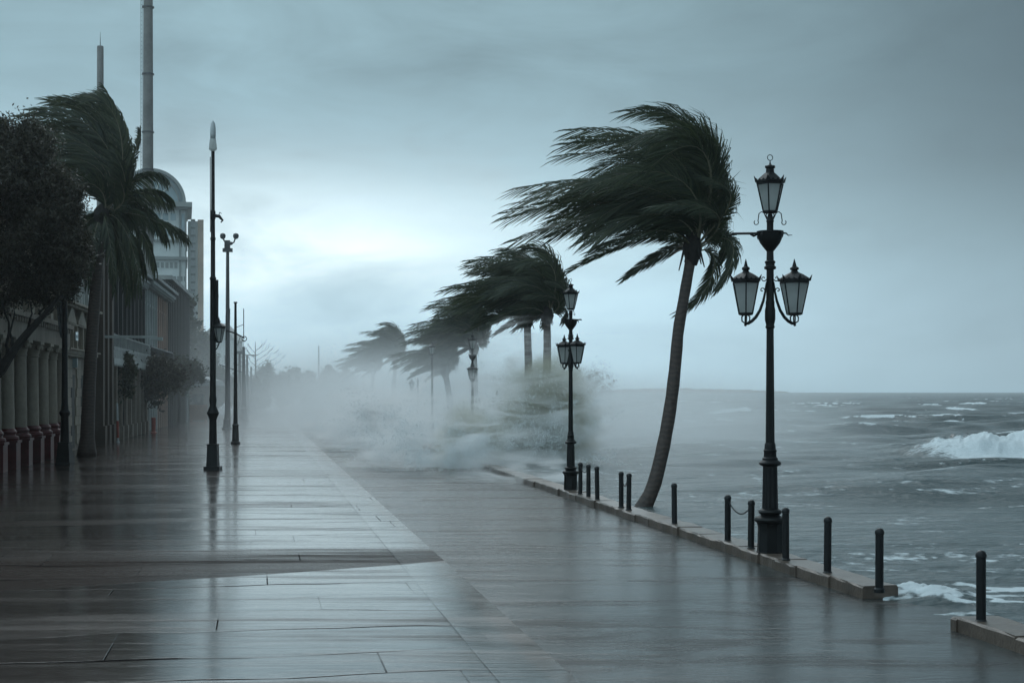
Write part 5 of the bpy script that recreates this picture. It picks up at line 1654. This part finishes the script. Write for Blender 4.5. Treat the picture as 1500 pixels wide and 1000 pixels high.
# ------------------------------------------------------------------ mist and spray (volumes that fill real space)
def vol_object(name, c, s, rz, density_fn, color, aniso=0.3, step=1.0, rot=None, label=None):
    mb = MB(); mb.box((0, 0, 0), (2, 2, 2))
    m = bpy.data.materials.new(name + '_air'); m.use_nodes = True
    nt = nt_new(m); g = G(nt)
    oc = g.node('ShaderNodeTexCoord', out=3)         # object space, -1..1 in the box
    pos = g.vm('MULTIPLY', oc, tuple(s))             # metres from the centre, in the object's axes
    d, colr = density_fn(g, oc, pos)
    v = nt.nodes.new('ShaderNodeVolumePrincipled')
    g.put(v, 'Color', colr if colr is not None else color)
    g.put(v, 'Density', d); g.put(v, 'Anisotropy', aniso)
    o = nt.nodes.new('ShaderNodeOutputMaterial'); nt.links.new(v.outputs[0], o.inputs['Volume'])
    m.cycles.volume_step_rate = step
    ob = mb.build(name, m)
    ob.location = c; ob.scale = s; ob.rotation_euler = rot or (0, 0, rz)
    ob['kind'] = 'stuff'
    if label: ob['label'] = label
    return ob
def soft(g, oc, p=1.0, a=1.0, b=0.25):
    return g.ss(g.vm('LENGTH', oc), a, b)

# low mist over the whole far half of the street
def d_mist(g, oc, pos):
    s = g.nt.nodes.new('ShaderNodeSeparateXYZ'); g.nt.links.new(oc, s.inputs[0])
    up = g.ss(s.outputs[2], 1.0, -1.0)
    near = g.ss(s.outputs[1], -1.0, -0.45)
    right = g.ss(s.outputs[0], 1.0, 0.4)
    left = g.ss(s.outputs[0], -1.0, -0.7)
    d = g.m('MULTIPLY', g.m('MULTIPLY', up, near), g.m('MULTIPLY', right, left))
    return g.m('MULTIPLY', d, 0.011), None
vol_object('street_mist', tuple(W(200, -16, 5.5)), (44, 150, 7.0), TH, d_mist, (0.95, 0.985, 1.0), 0.72, 1.0, label='low pale mist lying over the far half of the street')

# drifting veil of spray over road and kerb
def d_veil(g, oc, pos):
    sh = soft(g, oc, 1, 1.0, 0.1)
    n = g.noise(g.mapping(pos, scale=(0.10, 0.10, 0.28)), 1.0, 2, 0.5)
    d = g.m('MULTIPLY', sh, g.ss(n, 0.30, 0.70, 0.35, 1.0))
    return g.m('MULTIPLY', d, 0.13), None
vol_object('spray_veil', tuple(W(90, 9.0, 0.2)), (14.0, 46, 6.6), TH, d_veil, (0.955, 0.985, 1.0), 0.72, 1.0, label='thin veil of blown spray over the road and kerb')

# the breaking burst itself: white blown sheets of spray round cores of churned water
def d_burst(g, oc, pos):
    w = g.noise(pos, 0.30, 3, 0.55, out=1)
    q_ = g.vm('ADD', oc, g.vm('MULTIPLY', g.vm('SUBTRACT', w, (0.5, 0.5, 0.5)), (1.1, 1.1, 1.1)))
    sh = g.ss(g.vm('LENGTH', q_), 0.98, 0.40)
    n = g.noise(g.mapping(pos, rot=(0, R(30), 0), scale=(0.28, 0.45, 1.0)), 1.0, 5, 0.62, 1.4)
    d = g.m('MULTIPLY', sh, g.ss(n, 0.50, 0.64, 0.0, 1.0))
    return g.m('MULTIPLY', d, 2.8), None
def d_core(g, oc, pos):
    w = g.noise(pos, 0.6, 4, 0.6, out=1)
    q_ = g.vm('ADD', oc, g.vm('MULTIPLY', g.vm('SUBTRACT', w, (0.5, 0.5, 0.5)), (1.3, 1.3, 1.3)))
    return g.m('MULTIPLY', g.ss(g.vm('LENGTH', q_), 0.9, 0.25), 3.0), None
WHITE = (0.992, 0.997, 1.0)
vol_object('spray_burst', (xat(650, 47.0), 47.0, 1.0), (3.9, 2.6, 2.7), 0, d_burst, WHITE, 0.55, 0.8, label='white burst of spray thrown over the road')
vol_object('spray_burst', (xat(775, 50.5), 50.5, 1.7), (3.8, 2.8, 3.5), 0.1, d_burst, WHITE, 0.55, 0.8, label='taller burst of spray behind the second lamp post')
vol_object('spray_burst', (xat(560, 62), 62, 1.2), (3.6, 3.4, 2.3), 0.1, d_burst, WHITE, 0.55, 1.0, label='low drifting burst of spray on the left of the road')
vol_object('churned_water', (xat(690, 48.6), 48.6, 0.75), (1.7, 1.2, 1.7), 0, d_core, (0.66, 0.65, 0.57), 0.3, 0.8, label='brown-green core of churned water low in the burst')
vol_object('churned_water', (xat(800, 51.5), 51.5, 1.6), (2.7, 1.6, 3.0), 0, d_core, (0.66, 0.65, 0.57), 0.3, 0.8, label='large olive core of churned water behind the second lamp post')
# thin spray blown over the water beside the kerb
def d_sea(g, oc, pos):
    n = g.noise(g.mapping(pos, scale=(0.07, 0.07, 0.3)), 1.0, 2, 0.5)
    return g.m('MULTIPLY', g.m('MULTIPLY', soft(g, oc, 1, 1.0, 0.05), g.ss(n, 0.3, 0.7, 0.5, 1.0)), 0.085), None
vol_object('sea_spray', (6.0, 76, 0.0), (15, 42, 4.6), -0.05, d_sea, (0.955, 0.985, 1.0), 0.72, 1.0, label='thin veil of spray over the water beside the kerb')
vol_object('spray_wash', (xat(770, 41.5), 41.5, 0.05), (2.6, 3.6, 0.75), 0.2, d_burst, WHITE, 0.55, 0.8, label='low white wash pouring over the kerb at the foot of the second lamp post')
# flying drops: jets thrown up from the foot of the wave, torn by the wind
rs = np.random.RandomState(55)
P = []; D = []
for (x0, x1, cy_, ln, amax, nj, n_) in ((xat(560, 46), xat(700, 46), 46.0, 3.0, 1.0, 70, 12000), (xat(690, 49), xat(850, 49), 49.0, 4.4, 1.0, 90, 13000), (xat(500, 60), xat(600, 60), 60.0, 2.6, 1.0, 40, 6000)):
    bx_ = rs.uniform(x0, x1, nj); by_ = cy_ + rs.uniform(-1.5, 1.5, nj)
    az = np.clip(rs.normal(1.0, 0.45, nj), 0.25, 2.5); sp_ = ln * rs.uniform(0.35, 1.0, nj) ** 0.8
    wj = rs.uniform(0.3, 1.0, nj); wj /= wj.sum()
    j_ = rs.choice(nj, n_, p=wj); tt = rs.uniform(0, 1.0, n_) ** 0.85
    vx = np.cos(az[j_]) * sp_[j_]; vz = np.sin(az[j_]) * sp_[j_] * 1.25
    x = bx_[j_] + vx * tt - 1.1 * tt ** 2; zc = vz * tt - 0.38 * sp_[j_] * tt ** 2 + 0.02
    sc_ = 0.05 + 0.30 * tt
    x = x + rs.normal(0, 1, n_) * sc_ * 0.8; zc = zc + rs.normal(0, 1, n_) * sc_ * 0.55
    y = by_[j_] + rs.normal(0, 1, n_) * sc_
    wx_ = fbm(x * 0.9 + 3, zc * 1.3 + j_ % 7, 3, 501) - 0.5; wz_ = fbm(x * 0.9 + 9, zc * 1.3 + j_ % 5, 3, 502) - 0.5
    x = x + wx_ * 1.3 * tt; zc = zc + wz_ * 1.0 * tt
    keep_ = (zc > 0.0) & (fbm(x * 1.7, zc * 2.3 + j_ % 3, 4, 503) > 0.40)
    P.append(np.stack([x, y, zc], 1)[keep_]); D.append(nrm(np.stack([vx - 2.2 * tt, 0 * vx, vz - 0.76 * sp_[j_] * tt], 1))[keep_])
P = np.concatenate(P); D = np.concatenate(D); n_ = len(P)
S1 = nrm(np.cross(D, nrm(rs.normal(0, 1, (n_, 3))))); S2 = np.cross(D, S1)
sz = 0.0085 * rs.uniform(0.4, 1.5, n_)[:, None]; ln_ = sz * rs.uniform(1.5, 5.0, n_)[:, None]
V = np.stack([P + D * ln_, P - D * ln_ * 0.6 + S1 * sz, P - D * ln_ * 0.6 - S1 * sz * 0.5 + S2 * sz * 0.87, P - D * ln_ * 0.6 - S1 * sz * 0.5 - S2 * sz * 0.87], 1).reshape(-1, 3)
b4 = np.arange(n_)[:, None, None] * 4
Q = (b4 + np.array([[0, 1, 2], [0, 3, 1], [0, 2, 3], [1, 3, 2]])[None]).reshape(-1, 3)
m = bpy.data.materials.new('spray_drop'); m.use_nodes = True
nt = nt_new(m); g = G(nt)
mx = nt.nodes.new('ShaderNodeMixShader'); g.put(mx, 0, 0.5)
nt.links.new(g.node('ShaderNodeBsdfTranslucent', Color=(0.93, 0.96, 0.97)), mx.inputs[1]); nt.links.new(g.node('ShaderNodeBsdfDiffuse', Color=(0.93, 0.96, 0.97)), mx.inputs[2])
o = nt.nodes.new('ShaderNodeOutputMaterial'); nt.links.new(mx.outputs[0], o.inputs[0])
M_drop = m
o = np_mesh('spray_drops', V, Q, M_drop); o['kind'] = 'stuff'

# air: a thin even haze round everything
hz = MB(); hz.box((400, 1500, 48.0), (5600, 3160, 102.0))
m = bpy.data.materials.new('haze_air'); m.use_nodes = True
nt = nt_new(m)
v = nt.nodes.new('ShaderNodeVolumePrincipled')
v.inputs['Color'].default_value = (0.93, 0.98, 1.0, 1); v.inputs['Density'].default_value = 0.0003; v.inputs['Anisotropy'].default_value = 0.6
o = nt.nodes.new('ShaderNodeOutputMaterial'); nt.links.new(v.outputs[0], o.inputs['Volume'])
h = hz.build('haze', m); h['kind'] = 'stuff'
